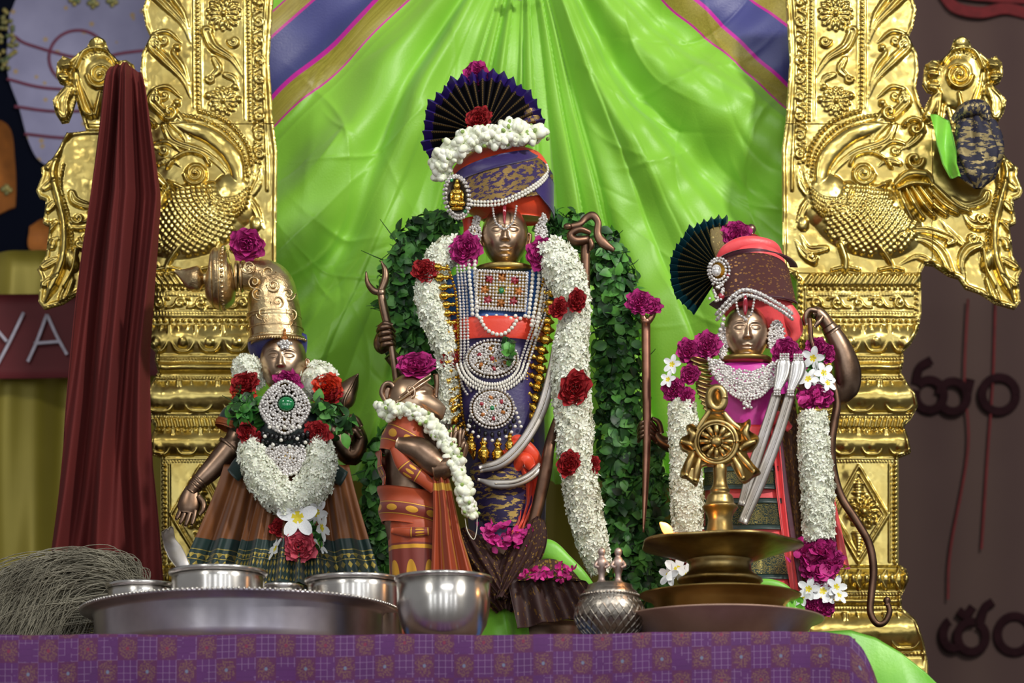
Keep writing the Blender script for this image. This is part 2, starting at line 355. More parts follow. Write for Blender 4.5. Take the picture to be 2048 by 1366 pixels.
mp = t.n('Mapping'); mp.inputs['Scale'].default_value = (30, 16, 1); t.l(t.co('UV'), mp.inputs[0])
br = t.n('TexBrick'); br.inputs['Scale'].default_value = 4; br.inputs['Color1'].default_value = lin((176, 160, 66)); br.inputs['Color2'].default_value = lin((128, 112, 30)); br.inputs['Mortar'].default_value = lin((110, 116, 30)); t.l(mp.outputs[0], br.inputs[0])
cb = t.mix(t.math('MULTIPLY', isg, 0.75), r_.outputs[0], br.outputs[0])
limes = t.set(t.mix(inb, cg, cb), 0.45, 0.0, Sheen_Weight=0.2); t.bump(t.noise(260, 2), 0.0004)
ax, ay = 1048, -190
cre = []                                 # random crease lines (press folds and drag wrinkles)
rr = random.Random(3)
for i in range(70):
    x, y = rr.uniform(560, 1570), rr.uniform(40, 860)
    if abs(x-1050) < 130: continue
    sgn = -1 if x < 1050 else 1; an = math.radians(rr.choice([rr.uniform(20, 60), rr.uniform(20, 60), rr.uniform(-70, -10), rr.uniform(60, 120)]))*sgn
    cre.append((x, y, math.cos(an), math.sin(an), rr.uniform(40, 130), rr.uniform(4, 8), rr.choice([1, 1, -1])*rr.uniform(2.0, 5.5)))
NU, NV = 520, 420
xs = np.linspace(500, 1640, NU); ys = np.linspace(-60, 965, NV); X, Y_ = np.meshgrid(xs, ys, indexing='ij')
TH = np.degrees(np.arctan2(X-ax, Y_-ay)); R_ = np.hypot(X-ax, Y_-ay)
H = np.zeros_like(X); cw = np.exp(-(TH/20)**4); rg = np.clip(R_/700, 0.25, 1)
fr_ = ((TH+1.2*np.sin(TH*0.5)+1.0)/5.3) % 1; H += cw*(46*rg)*(fr_**0.8)*(1-np.exp(-(1-fr_)/0.05))-cw*20*rg
H += cw*(16*rg)*(np.abs(np.sin(TH*0.36+0.5+0.0006*R_))**0.8*1.8-0.8+0.45*np.sin(TH*0.83+1.0))
for tc, wd, am in [(-26, 4.5, 22), (-38, 5, 15), (-50, 7, -14), (24, 3.5, 22), (33, 4, -14), (42, 5, 18), (55, 6, -12), (-31, 2.2, -9), (29, 2, 9), (48, 2, 7)]:
    H += 1.7*am*np.exp(-((TH-tc+3*np.sin(R_/170))/wd)**2)*np.clip(R_/350, 0.3, 1.3)
H += 13*np.sin(X*0.012+Y_*0.017)+6*np.sin(X*0.027-Y_*0.019+2)+4*np.sin(X*0.045+Y_*0.05)*(1-cw)
for x, y, c, s_, L, w_, a in cre:
    p = (X-x)*c+(Y_-y)*s_+14*np.sin(((X-x)*s_-(Y_-y)*c)/60); q = -(X-x)*s_+(Y_-y)*c+((X-x)*c+(Y_-y)*s_)**2/400
    H += a*np.exp(-(p/L)**2)*np.exp(-np.abs(q/w_)**1.5)*(1-cw)
for i in range(5):                       # fold-press grid on the sides
    k = 90*i-60; H += 3.0*np.exp(-np.abs(((X-1050)*0.64-(Y_-120)*0.77-k*2)/6))*(X > 1150)*(1-cw); H += 3.0*np.exp(-np.abs(((1050-X)*0.7-(Y_-120)*0.72-k*2)/6))*(X < 940)*(1-cw)
dl = np.array([[max(dline(x, y, 552, 240, 812, 0), dline(x, y, 1330, 0, 1562, 205)) for y in ys] for x in xs])
wav = 3*np.sin(X*0.03)
uu = 0.30+(dl+wav)/260.0
mb = MB(); mb.add(np.stack([X, Y_, H], 2).reshape(-1, 3), gridF(NU, NV), np.stack([uu, (X*0.7+Y_*0.7)/300], 2).reshape(-1, 2))
sar = mb.build('silk_drape', limes, 0.42); tag(sar, 'bright lime green silk drape with violet and gold border, pleated behind the statues', 'drape')
mb = MB(); 
for i in range(14):
    a = rr.uniform(0, 2*PI); ellip(mb, (1045+rr.uniform(-18, 18), 2+rr.uniform(-7, 7), 40+rr.uniform(-5, 5)), (6, 4.5, 4.5), 8, 6, rot=a)
tag(mb.build('jasmine_cluster', jas, 0.42), 'little white flower tuft at the gathered top of the green drape', 'flower')

# ------------------------------------------------------------------ gilt arch: embossed sheet worked out as real relief
RES = 2.0; gx = np.arange(1556, 2052, RES); gy = np.arange(-24, 1400, RES); GX, GY = np.meshgrid(gx, gy, indexing='ij'); GH = np.zeros_like(GX)
def win(x0, y0, x1, y1):
    i0, i1 = np.searchsorted(gx, [x0, x1]); j0, j1 = np.searchsorted(gy, [y0, y1]); return slice(max(i0, 0), i1), slice(max(j0, 0), j1)
def put(w_, h, mode='max'):
    if mode == 'max': GH[w_] = np.maximum(GH[w_], h)
    else: GH[w_] += h
def dome(cx, cy, rx, ry=None, h=8, rot=0, p=0.5, mode='max'):
    ry = ry or rx; m = max(rx, ry); w_ = win(cx-m, cy-m, cx+m, cy+m); x = GX[w_]-cx; y = GY[w_]-cy; c, s_ = math.cos(rot), math.sin(rot)
    q = ((x*c+y*s_)/rx)**2+((-x*s_+y*c)/ry)**2; put(w_, h*np.clip(1-q, 0, 1)**p*(1 if mode != 'max' else 1), mode)
def pdist(P, w_):
    x = GX[w_]; y = GY[w_]; bd = np.full(x.shape, 1e9); bt = np.zeros_like(x); n = len(P)-1
    for i in range(n):
        (ax_, ay_), (bx, by) = P[i][:2], P[i+1][:2]; dx, dy = bx-ax_, by-ay_; L = dx*dx+dy*dy+1e-9
        tt = np.clip(((x-ax_)*dx+(y-ay_)*dy)/L, 0, 1); dd = np.hypot(x-ax_-tt*dx, y-ay_-tt*dy); m = dd < bd; bd[m] = dd[m]; bt[m] = (i+tt[m])/n
    return bd, bt
def ridge(P, w=4, h=5, taper=None, n=6, mode='max', sharp=0.5):
    Q = cr(P, n) if len(P) > 2 else np.array(P, float); m = w*1.3; w_ = win(Q[:, 0].min()-m, Q[:, 1].min()-m, Q[:, 0].max()+m, Q[:, 1].max()+m)
    if GX[w_].size == 0: return
    d, t_ = pdist(Q, w_); ww = w*(np.interp(t_, np.linspace(0, 1, len(taper)), taper) if taper else 1)+1e-6
    put(w_, h*(np.minimum(ww/w, 1))*np.clip(1-(d/ww)**2, 0, 1)**sharp, mode)
def beads(x0, y0, x1, y1, sp=8, r=3.2, h=5):
    L = math.hypot(x1-x0, y1-y0); n = max(int(L/sp), 1)
    for i in range(n+1): dome(x0+(x1-x0)*i/n, y0+(y1-y0)*i/n, r, h=h)
def beadpath(P, sp=8, r=3.2, h=5):
    Q = cr(P, 10); L = np.r_[0, np.cumsum(np.hypot(np.diff(Q[:, 0]), np.diff(Q[:, 1])))]
    for s_ in np.arange(0, L[-1], sp): dome(np.interp(s_, L, Q[:, 0]), np.interp(s_, L, Q[:, 1]), r, h=h)
def spiral(cx, cy, r, turns=1.6, w=3, h=6, a0=0, dr=1):
    P = [(cx+r*(1-0.85*k/24)*math.cos(a0+dr*turns*2*PI*k/24), cy+r*(1-0.85*k/24)*math.sin(a0+dr*turns*2*PI*k/24)) for k in range(25)]
    ridge(P, w, h, n=2); dome(cx, cy, r*0.28, h=h+3)
def rosette(cx, cy, r, n=14, h=8):
    dome(cx, cy, r, h=2.5)
    for k in range(n):
        a = 2*PI*k/n; dome(cx+r*0.66*math.cos(a), cy+r*0.66*math.sin(a), r*0.3, r*0.13, h, a)
        dome(cx+r*0.98*math.cos(a+0.2), cy+r*0.98*math.sin(a+0.2), r*0.12, h=h*0.7)
    for k in range(8): a = 2*PI*k/8; dome(cx+r*0.33*math.cos(a), cy+r*0.33*math.sin(a), r*0.1, h=h)
    dome(cx, cy, r*0.22, h=h+4)
def leaf(P, w=14, h=12):                # comma leaf: swelling ridge with a hollow and raised edge
    ridge(P, w, h, [0.15, 0.5, 0.85, 1.0, 0.75]); ridge(P, w*0.45, -h*0.55, [0.1, 0.5, 0.9, 1, 0.5], mode='add')
def lotus(x0, x1, y0, y1, n, h=14, up=False):
    wd = (x1-x0)/n
    for k in range(n+1):
        cx = x0+wd*(k+0.5); top, bot = (y1, y0) if up else (y0, y1); sg = 1 if bot > top else -1; H_ = abs(y1-y0)
        if cx-wd*0.5 < x1+2:
            dome(cx, top+sg*H_*0.62, wd*0.30, H_*0.30, h, p=0.6)
            ridge([(cx-wd*0.46, top), (cx-wd*0.44, top+sg*H_*0.55), (cx-wd*0.25, bot-sg*H_*0.06), (cx, bot), (cx+wd*0.25, bot-sg*H_*0.06), (cx+wd*0.44, top+sg*H_*0.55), (cx+wd*0.46, top)], 3.4, h*0.8)
            ridge([(cx+wd*0.5, top), (cx+wd*0.5, top+sg*H_*0.5)], 3, h*0.5)
            ridge([(cx-wd*0.2, top), (cx-wd*0.1, top+sg*H_*0.4)], 2.4, h*0.6); ridge([(cx+wd*0.2, top), (cx+wd*0.1, top+sg*H_*0.4)], 2.4, h*0.6)
def slants(x0, x1, y, hh, sp=11, h=8, k=0.6):
    for x in np.arange(x0, x1, sp): ridge([(x+hh*k, y), (x-hh*k*0.2, y+hh)], sp*0.42, h)
def moulding(y0, y1, h, x0=1590, x1=1850, p=1.0):
    w_ = win(x0, y0-1, x1, y1+1); q = (GY[w_]-y0)/(y1-y0); GH[w_] += h*np.clip(np.sin(np.clip(q, 0, 1)*PI), 0, 1)**p
# upper panel
ridge([(1584, -30), (1592, 100), (1588, 250), (1584, 330), (1584, 380)], 3, 5); beads(1623, -20, 1618, 240, 7.5, 3.4, 6); beads(1724, -20, 1722, 215, 8.5, 3.8, 7)
ridge([(1630, -30), (1628, 240)], 2, 4); ridge([(1614, -30), (1610, 240)], 2, 4); ridge([(1731, -30), (1730, 215)], 2, 4); ridge([(1716, -30), (1714, 215)], 2, 4)
for k, y in enumerate(range(-10, 330, 38)):
    spiral(1600, y+16, 10, 1.3, 3, 8, 0.6*k, 1 if k % 2 else -1); ridge([(1594, y-6), (1610, y+2), (1606, y+16)], 4, 7, [0.3, 1, 0.3]); dome(1607, y+30, 4, h=7); dome(1598, y+33, 3, h=6)
rosette(1671, 28, 33); rosette(1672, 203, 28)
leaf([(1630, 155), (1655, 118), (1690, 95), (1704, 66), (1700, 62)], 12, 13); leaf([(1706, 165), (1690, 150), (1680, 138), (1690, 118)], 8, 9)
spiral(1650, 84, 11, 1.2, 4, 8); spiral(1697, 158, 9, 1.2, 3, 8); dome(1648, 175, 7, h=8); dome(1702, 192, 7, h=8); dome(1641, 200, 7, h=7); leaf([(1640, 180), (1650, 158), (1668, 150)], 7, 8)
for k in range(3):
    y = 110*k-80
    leaf([(1737, y+165), (1752, y+128), (1786, y+92), (1812, y+64), (1808, y+48)], 12, 15); spiral(1808, y+60, 11, 1.2, 4, 11, 2.2); ridge([(1740, y+140), (1752, y+105), (1770, y+78), (1766, y+66)], 6, 10, [0.3, 0.8, 1, 0.6])
    dome(1764, y+66, 8, h=11); ridge([(1756, y+165), (1782, y+145), (1806, y+148), (1818, y+158)], 5, 9, [0.4, 1, 0.8, 0.4]); spiral(1790, y+162, 9, 1.2, 3, 8)
# peacock
ridge([(1640, 372), (1650, 320), (1690, 278), (1740, 256), (1782, 240)], 17, 13, [0.7, 1, 1, 0.8, 0.5], sharp=0.35)
beadpath([(1622, 352), (1634, 302), (1672, 258), (1724, 236), (1764, 228)], 7.5, 3.2, 8); beadpath([(1616, 330), (1624, 290), (1664, 244), (1720, 222)], 9, 4.4, 8)
spiral(1778, 226, 15, 1.2, 5, 15, 1.0); leaf([(1640, 400), (1662, 350), (1706, 308), (1770, 284), (1790, 250)], 8, 8)
dome(1732, 440, 116, 74, 20, 0.30, 0.75); dome(1652, 402, 44, 56, 16, 0.3, 0.75)
for j in range(18):                      # feather scales on curved rows round the breast
    R0 = 52+j*10.5; na = int(R0*1.9/10.5)
    for k in range(na):
        a = -0.45+1.95*(k+(j % 2)*0.5)/na; x = 1640+R0*math.cos(a); y = 372+R0*0.86*math.sin(a); c, s_ = math.cos(0.30), math.sin(0.30); u, v = ((x-1732)*c+(y-440)*s_)/108, (-(x-1732)*s_+(y-440)*c)/68
        if u*u+v*v < 0.97 and not (x > 1782 and y < 420): w_ = win(x-7, y-7, x+7, y+7); GH[w_] += 4.2*np.clip(1-((GX[w_]-x)**2+(GY[w_]-y)**2)/30, 0, 1)**0.5
for k in range(5): beadpath([(1618+k*2, 378+k*10), (1650, 400+k*9), (1690, 396+k*7), (1706-k*3, 375+k*6)], 6, 2.6, 22+k*1.5)
spiral(1726, 350, 23, 2.2, 3.5, 17); dome(1726, 350, 24, h=12); ridge([(1700, 330), (1712, 312), (1742, 306), (1770, 320), (1782, 336)], 4, 12); leaf([(1755, 335), (1775, 322), (1800, 328)], 6, 10)
ridge([(1750, 378), (1768, 372), (1782, 362)], 7, 20, [0.5, 1, 0.3]); spiral(1828, 322, 18, 1.2, 5, 15); spiral(1830, 258, 22, 1.1, 6, 16, 3.5); leaf([(1800, 300), (1824, 285), (1846, 262)], 9, 13)
ridge([(1790, 372), (1815, 352), (1850, 352), (1862, 366)], 11, 22, [0.6, 1, 1, 0.5]); ridge([(1792, 384), (1825, 372), (1858, 374)], 4, 26)
for k in range(6): ridge([(1796+k*14, 382-k*2), (1806+k*20, 412), (1822+k*23, 440-k*3)], 8, 24-k, [0.7, 1, 0.7], sharp=0.8)
ridge([(1735, 470), (1762, 500), (1782, 528), (1786, 542)], 8, 20, [0.9, 0.8, 0.6, 0.5]); ridge([(1680, 490), (1690, 520), (1690, 540)], 7, 16); ridge([(1664, 541), (1690, 536), (1718, 541)], 4, 10); ridge([(1758, 541), (1782, 536), (1806, 541)], 4, 10)
for P in ([(1590, 460), (1602, 430), (1614, 404)], [(1590, 480), (1606, 508), (1628, 526)], [(1600, 470), (1618, 500), (1652, 498)]): leaf(P, 9, 11)
spiral(1622, 516, 11, 1.3, 3.5, 10); leaf([(1596, 330), (1600, 365), (1612, 388)], 7, 9); leaf([(1608, 320), (1612, 350), (1618, 372)], 5, 8); dome(1606, 448, 12, 16, 9)
# tail foliage
ridge([(2000, 300), (2012, 350), (2000, 400), (1988, 460), (1992, 520), (2012, 570), (2028, 606)], 9, 20, [0.6, 0.9, 1, 1, 1.2, 1.3, 0.3], sharp=0.6); beadpath([(1990, 330), (1996, 370), (1984, 420), (1974, 470), (1978, 530)], 7, 2.8, 14)
for k, (x, y) in enumerate([(2022, 330), (2030, 372), (2022, 415), (2018, 455), (2014, 490), (2032, 530), (2030, 565)]): leaf([(1998, y-14), (2010, y-8), (x, y+6)], 8, 12)
leaf([(1905, 395), (1935, 412), (1966, 404), (1974, 388)], 10, 14); leaf([(1925, 425), (1945, 450), (1975, 452)], 12, 14); spiral(1962, 438, 12, 1.2, 4, 13); spiral(1945, 478, 12, 1.3, 4, 13)
leaf([(1790, 505), (1800, 470), (1850, 462), (1905, 480), (1896, 488)], 9, 16); leaf([(1815, 478), (1850, 482), (1880, 505), (1900, 545)], 12, 16); leaf([(1800, 530), (1830, 515), (1850, 520), (1875, 540)], 8, 12)
leaf([(1930, 560), (1922, 525), (1935, 500), (1960, 490)], 13, 17); leaf([(1935, 570), (1960, 590), (1990, 602), (1976, 560)], 11, 14); dome(1975, 520, 14, 26, 16, 0.3); ridge([(1965, 500), (1972, 540), (1990, 575)], 4, 20); leaf([(1880, 440), (1905, 470), (1925, 490)], 7, 11)
ridge([(1980, 270), (1996, 285), (2002, 310)], 7, 12)
# capital, shaft, base
slants(1612, 1836, 552, 17, 12, 9); beads(1608, 577, 1838, 577, 12, 3.6, 7); ridge([(1600, 571), (1846, 571)], 2, 4); ridge([(1612, 586), (1828, 586)], 2, 4); beads(1616, 590, 1826, 590, 6, 2.2, 5); beads(1601, 560, 1601, 1380, 11, 3.4, 6); beads(1832, 585, 1832, 640, 11, 3.4, 6); ridge([(1592, 545), (1592, 1400)], 3, 5); ridge([(1611, 572), (1611, 1400)], 2.5, 6)
for k in range(5): x = 1632+k*42; spiral(x, 607, 11, 1.3, 3, 8, k, 1 if k % 2 else -1); ridge([(x-18, 598), (x, 596), (x+14, 614), (x+26, 616)], 3, 7)
ridge([(1614, 622), (1828, 622)], 2, 5); beads(1616, 627, 1828, 627, 6, 2.2, 5); ridge([(1612, 633), (1832, 633)], 2.5, 6); beads(1625, 642, 1826, 642, 12, 4, 8)
moulding(650, 706, 12); lotus(1618, 1832, 652, 704, 4, 15); ridge([(1612, 712), (1808, 712)], 2, 6); beads(1616, 718, 1806, 718, 6, 2.3, 6); moulding(724, 748, 13); ridge([(1612, 752), (1808, 752)], 2, 6); beads(1616, 757, 1812, 757, 6, 2.3, 6)
moulding(762, 826, 18); lotus(1604, 1836, 764, 824, 3, 16); ridge([(1612, 829), (1822, 829)], 2, 8); beads(1616, 834, 1820, 834, 6, 2.3, 7); slants(1618, 1812, 840, 14, 11, 10, 0.2); moulding(858, 912, 14); lotus(1606, 1826, 860, 910, 4, 14)
ridge([(1612, 918), (1800, 918)], 2, 6); beads(1616, 923, 1796, 923, 6, 2.2, 5)
ridge([(1779, 928), (1779, 1124)], 2.2, 6); beads(1789, 932, 1789, 1124, 9, 3.6, 7); ridge([(1717, 932), (1662, 1030), (1717, 1126)], 3, 8, n=1); ridge([(1717, 932), (1776, 1030), (1717, 1126)], 3, 8, n=1); ridge([(1717, 946), (1672, 1030), (1717, 1112)], 2, 5, n=1); ridge([(1717, 946), (1768, 1030), (1717, 1112)], 2, 5, n=1)
rosette(1727, 1024, 32, 12, 9); dome(1727, 1024, 12, h=15)
for k in range(7): dome(1717, 962+k*6, 12-k*0.8 if k % 2 else 6+k*2, 3.6, 7); dome(1717, 1066+k*6, 4+(6-k)*1.8, 3.6, 7)
moulding(1130, 1136, 5); beads(1616, 1133, 1806, 1133, 6, 2.3, 6); moulding(1138, 1180, 16)
for x in np.arange(1626, 1812, 26): dome(x, 1160, 10, 16, 24); ridge([(x+14, 1142), (x+6, 1160), (x+14, 1178)], 3, 20)
ridge([(1612, 1184), (1806, 1184)], 2, 6); beads(1616, 1189, 1804, 1189, 6, 2.3, 6); moulding(1194, 1212, 10); beads(1616, 1218, 1808, 1218, 6, 2.3, 6)
moulding(1226, 1300, 20); lotus(1610, 1850, 1228, 1298, 3, 18); beads(1616, 1308, 1850, 1308, 7, 2.6, 7); moulding(1316, 1390, 10)
# finial (conch with ribbons)
dome(1922, 158, 54, 62, 14, 0, 0.4); dome(1916, 150, 40, 42, 18, 0, 0.5); spiral(1916, 156, 27, 2.2, 4, 27); dome(1916, 156, 8, h=30); ridge([(1884, 130), (1898, 108), (1926, 100), (1950, 110), (1966, 140)], 5, 22); beadpath([(1876, 148), (1890, 120), (1922, 108), (1954, 122)], 6, 2.2, 20)
leaf([(1964, 130), (1960, 170), (1944, 220), (1936, 230)], 12, 26); ridge([(1916, 190), (1922, 215), (1926, 232)], 6, 18); dome(1923, 88, 15, 14, 15); dome(1928, 102, 8, h=18)
for x, y in ((1866, 150), (1986, 132), (1989, 155), (1868, 172), (1866, 138)): dome(x, y, 13, 12, 13); ridge([(x-9, y), (x+9, y+2)], 2, 17)
ridge([(1875, 185), (1866, 215), (1854, 236)], 9, 12, sharp=0.3); ridge([(1880, 190), (1878, 215), (1874, 240)], 5, 15); ridge([(1978, 180), (1990, 205), (1990, 236)], 12, 12, sharp=0.3); ridge([(1974, 176), (1984, 210), (1982, 240)], 3, 15); ridge([(1980, 178), (2000, 200), (2004, 220)], 3, 15)
EDGE_MAIN = [(1570, -40), (1815, -40), (1833, 20), (1826, 55), (1818, 72), (1834, 104), (1837, 140), (1832, 175), (1840, 205), (1848, 222), (1862, 246), (1900, 260), (1950, 262), (1985, 266), (2002, 300), (2014, 318), (2036, 336), (2034, 352), (2046, 382), (2040, 394), (2026, 400), (2032, 446), (2019, 452), (2024, 492), (2026, 512), (2044, 540), (2036, 556), (2041, 604), (2030, 617), (1992, 606), (1962, 586), (1932, 576), (1918, 556), (1898, 550), (1880, 538), (1868, 530), (1850, 528), (1842, 545), (1843, 625), (1836, 662), (1822, 688), (1806, 704), (1808, 720), (1802, 744), (1812, 762), (1830, 788), (1836, 812), (1822, 838), (1808, 852), (1816, 874), (1822, 905), (1797, 915), (1797, 1128), (1812, 1138), (1818, 1160), (1808, 1182), (1802, 1192), (1804, 1216), (1832, 1240), (1848, 1285), (1856, 1330), (1856, 1390), (1594, 1390), (1594, 560), (1582, 548), (1566, 540), (1564, 300), (1572, 240), (1580, 120)]
EDGE_FIN = [(1848, 238), (1846, 220), (1860, 195), (1870, 186), (1856, 182), (1846, 166), (1848, 150), (1850, 130), (1866, 120), (1880, 122), (1896, 108), (1902, 96), (1908, 80), (1923, 72), (1938, 80), (1944, 94), (1962, 106), (1976, 118), (1992, 112), (2004, 126), (2006, 150), (2000, 164), (1986, 170), (1996, 180), (2013, 200), (2008, 225), (1996, 244), (1982, 242), (1974, 222), (1966, 196), (1962, 215), (1954, 236), (1946, 262), (1906, 262), (1900, 240), (1893, 215), (1889, 240), (1872, 246)]
def inpoly(P, x, y):
    P = np.array(P, float); ins = np.zeros(x.shape, bool); j = len(P)-1
    for i in range(len(P)):
        c = ((P[i, 1] > y) != (P[j, 1] > y)) & (x < (P[j, 0]-P[i, 0])*(y-P[i, 1])/(P[j, 1]-P[i, 1]+1e-12)+P[i, 0]); ins ^= c; j = i
    return ins
fullw = win(0, -100, 3000, 3000)
SD = np.full(GX.shape, -1e9)
for E_ in (EDGE_MAIN, EDGE_FIN):
    E2 = E_+[E_[0]]; dd, _ = pdist(E2, fullw); ins = inpoly(E_, GX, GY); SD = np.maximum(SD, np.where(ins, dd, -dd))
GH *= np.clip(SD/5, 0, 1); GH += 4*np.exp(-((SD-4)/3)**2)           # turned rim
def vnoise(sx, sy, amp, seed):                                     # hand-hammered unevenness
    r = np.random.default_rng(seed); nx, ny = int(500/sx)+3, int(1430/sy)+3; g = r.normal(size=(nx, ny)); fx = (GX-1556)/sx; fy = (GY+24)/sy
    i = fx.astype(int); j = fy.astype(int); a = fx-i; b = fy-j; a = a*a*(3-2*a); b = b*b*(3-2*b)
    return amp*((g[i, j]*(1-a)+g[i+1, j]*a)*(1-b)+(g[i, j+1]*(1-a)+g[i+1, j+1]*a)*b)
GH += vnoise(16, 16, 0.45, 1)+vnoise(38, 38, 1.3, 2)+vnoise(7, 7, 0.14, 4)
YA = 0.28
arch = thing('gilt_arch', 1059, pyT(YA), YA, 'embossed gold sheet arch with peacock pillars framing the three statues', 'arch')
def archside(mirror):
    fc = (SD[:-1, :-1] > -1.2) & (SD[1:, :-1] > -1.2) & (SD[:-1, 1:] > -1.2) & (SD[1:, 1:] > -1.2)
    gxn, gyn = np.gradient(SD, RES); g2 = np.maximum(np.hypot(gxn, gyn), 0.3)
    PX, PY = GX.copy(), GY.copy(); near = np.abs(SD) < 2.4; PX[near] -= (SD*gxn/g2**2)[near]*0.8; PY[near] -= (SD*gyn/g2**2)[near]*0.8
    CX, CY = GX[:-1, :-1], GY[:-1, :-1]
    lab = np.full(fc.shape, 'upper_panel', dtype=object)
    lab[CY > 246] = 'peacock_panel'; lab[(CX > 1862) & (CY > 246) & (CY < 640)] = 'tail_scroll'; lab[(CX > 1840) & (CY <= 246)] = 'finial'
    lab[(CY > 545) & (CX < 1850)] = 'capital'; lab[(CY > 915) & (CX < 1850)] = 'pillar_shaft'; lab[(CY > 1130) & (CX < 1860)] = 'pillar_base'
    if mirror: fc &= ~((CX < 1616) & (CY > 612))                   # the left pillar's inner flange is cut back below its capital
    for nm in ('upper_panel', 'finial', 'peacock_panel', 'tail_scroll', 'capital', 'pillar_shaft', 'pillar_base'):
        I, J = np.nonzero(fc & (lab == nm))
        ny = GX.shape[1]; idx = np.stack([I*ny+J, (I+1)*ny+J, (I+1)*ny+J+1, I*ny+J+1], 1)
        e = np.concatenate([idx[:, [0, 1]], idx[:, [1, 2]], idx[:, [2, 3]], idx[:, [3, 0]]]); key = np.sort(e, 1); kk = key[:, 0]*10**7+key[:, 1]
        _, inv, cnt = np.unique(kk, return_inverse=True, return_counts=True); be = e[cnt[inv] == 1]
        u, inv2 = np.unique(idx.ravel(), return_inverse=True); F = inv2.reshape(-1, 4)
        V = np.stack([PX.ravel()[u], PY.ravel()[u], GH.ravel()[u]], 1); back = V.copy(); back[:, 2] = -16; n = len(V)
        mpd = {a: i for i, a in enumerate(u.tolist())}; B = np.array([(mpd[a], mpd[b], mpd[b]+n, mpd[a]+n) for a, b in be.tolist()])
        V = np.vstack([V, back]); F = np.vstack([F, F[:, ::-1]+n, B])
        if mirror: V[:, 0] = 2118-V[:, 0]; F = F[:, ::-1]
        if not mirror: pass
        mesh(nm, WP(V, YA), F, gold, arch, smooth=True)
archside(False); archside(True)

# ------------------------------------------------------------------ cloths on the arch
maroon = NT('maroon_cotton'); c_ = maroon.mix(maroon.noise(5, 3), lin((104, 22, 14)), lin((78, 12, 12))); maroon_m = maroon.set(c_, 0.85); maroon.bump(maroon.noise(300, 2), 0.0005)
def drape(u, v):
    L = np.interp(v, [0, 0.04, 0.12, 0.3, 0.55, 0.8, 1], [214, 208, 200, 178, 150, 118, 88]); R = np.interp(v, [0, 0.04, 0.12, 0.25, 0.4, 0.55, 0.75, 1], [282, 294, 304, 322, 312, 303, 306, 330])
    a = np.interp(v, [0, 0.1, 1], [8, 20, 26]); x = L+(R-L)*u
    return (x+3*math.sin(v*9+u*6), 132+(1200-132)*v-10*math.sin(u*PI)*(1-v)+10*(u-.3)*(1-v), -46*max(0, 1-v*30)**2+12+a*(math.sin(u*14+1.6*math.sin(v*3))+0.6*math.sin(u*33+v*6))+30*math.sin(u*PI)*(1-v*0.5))
mb = MB(); sheet(mb, drape, 120, 70, thick=3); o = mb.build('cloth_drape', maroon_m, 0.235); tag(o, 'long maroon cotton cloth hung in folds over the left gold pillar', 'cloth')
mb = MB(); sheet(mb, lambda u, v: (np.interp(v, [0, .15, .5, .8, 1], [1855, 1858, 1866, 1880, 1898])+np.interp(v, [0, .2, .6, 1], [40, 38, 34, 18])*u, 240+126*v+10*u*(1-v), 40+9*math.sin(u*5+v*4)+16*math.sin(v*3)), 18, 26, thick=2)
o = mb.build('green_sash', limec, 0.25); tag(o, 'short lime green cloth end tied beside the dark brocade bundle on the right finial', 'cloth')
nbr = brocade('navy_brocade', (24, 22, 52), (16, 14, 30), (150, 134, 92), 5, 6, 0.52, kind='n')
mb = MB()
def bun(u, v):
    a = 2*PI*u; r = np.interp(v, [0, .12, .3, .55, .85, 1], [14, 34, 44, 52, 34, 8]); k = 1+0.14*math.sin(a*5+v*5)+0.08*math.sin(a*9)
    return (1945+6*v+r*k*math.cos(a), 236+152*v, 42+r*0.6*k*math.sin(a))
sheet(mb, bun, 64, 28); tube(mb, [(1902, 252, 40), (1925, 236, 60), (1955, 234, 62), (1968, 256, 56)], [8, 15, 16, 9], flat=0.7); o = mb.build('brocade_bundle', nbr, 0.25); tag(o, 'dark navy and gold brocade cloth bundled on the right side of the arch', 'cloth')
# ------------------------------------------------------------------ petals, flowers, beads
def rose_mesh(name, m, seed, rings=6, loose=1.0):
    r = random.Random(seed); V = []; F = []
    for k in range(rings):
        fr = k/(rings-1); n = 3+k+(k == 0); tilt = math.radians((8 if k else -7)+62*fr*loose); L = 0.42+0.42*fr; rb = 0.05+0.10*fr; wd = (0.55+0.30*fr)*(1.0+0.3*(k < 2))
        for j in range(n):
            ph = 2*PI*(j+r.random()*0.5)/n+k*1.1; tl = tilt+r.uniform(-.12, .12); LL = L*r.uniform(0.88, 1.08); b = len(V); NA, NT_ = 7, 6
            for a in range(NA):
                s = 2*a/(NA-1)-1
                for t in range(NT_):
                    q = t/(NT_-1); rr_ = rb+LL*(math.sin(tl)*q+0.12*fr*q*q); z = LL*math.cos(tl)*q*1.0-0.10*fr*q**3+0.05*(1-fr)
                    ww = wd*LL*math.sin(PI*min(0.18+0.72*q, 1))**0.7; rag = 1-0.18*abs(s)**3*q+0.07*r.uniform(-1, 1)*(q > 0.9)
                    x = rr_*rag-0.16*s*s*LL*q; y = ww*s; z2 = z+0.10*s*s*LL
                    V.append((x*math.cos(ph)-y*math.sin(ph), x*math.sin(ph)+y*math.cos(ph), z2-0.28))
            for a in range(NA-1):
                for t in range(NT_-1): F.append((b+a*NT_+t, b+(a+1)*NT_+t, b+(a+1)*NT_+t+1, b+a*NT_+t+1))
    me = bpy.data.meshes.new(name); me.from_pydata(V, [], F); me.materials.append(m); me.polygons.foreach_set('use_smooth', [True]*len(F)); me.update(); return me
ROSES = {}
for key, m in (('magenta', magenta), ('red', redr), ('pink', pinkr), ('orange', orangep)):
    ROSES[key] = [rose_mesh(key+'_rose_petals', m, 11+i*7+len(key), 6, 1.0-0.12*i) for i in range(3)]
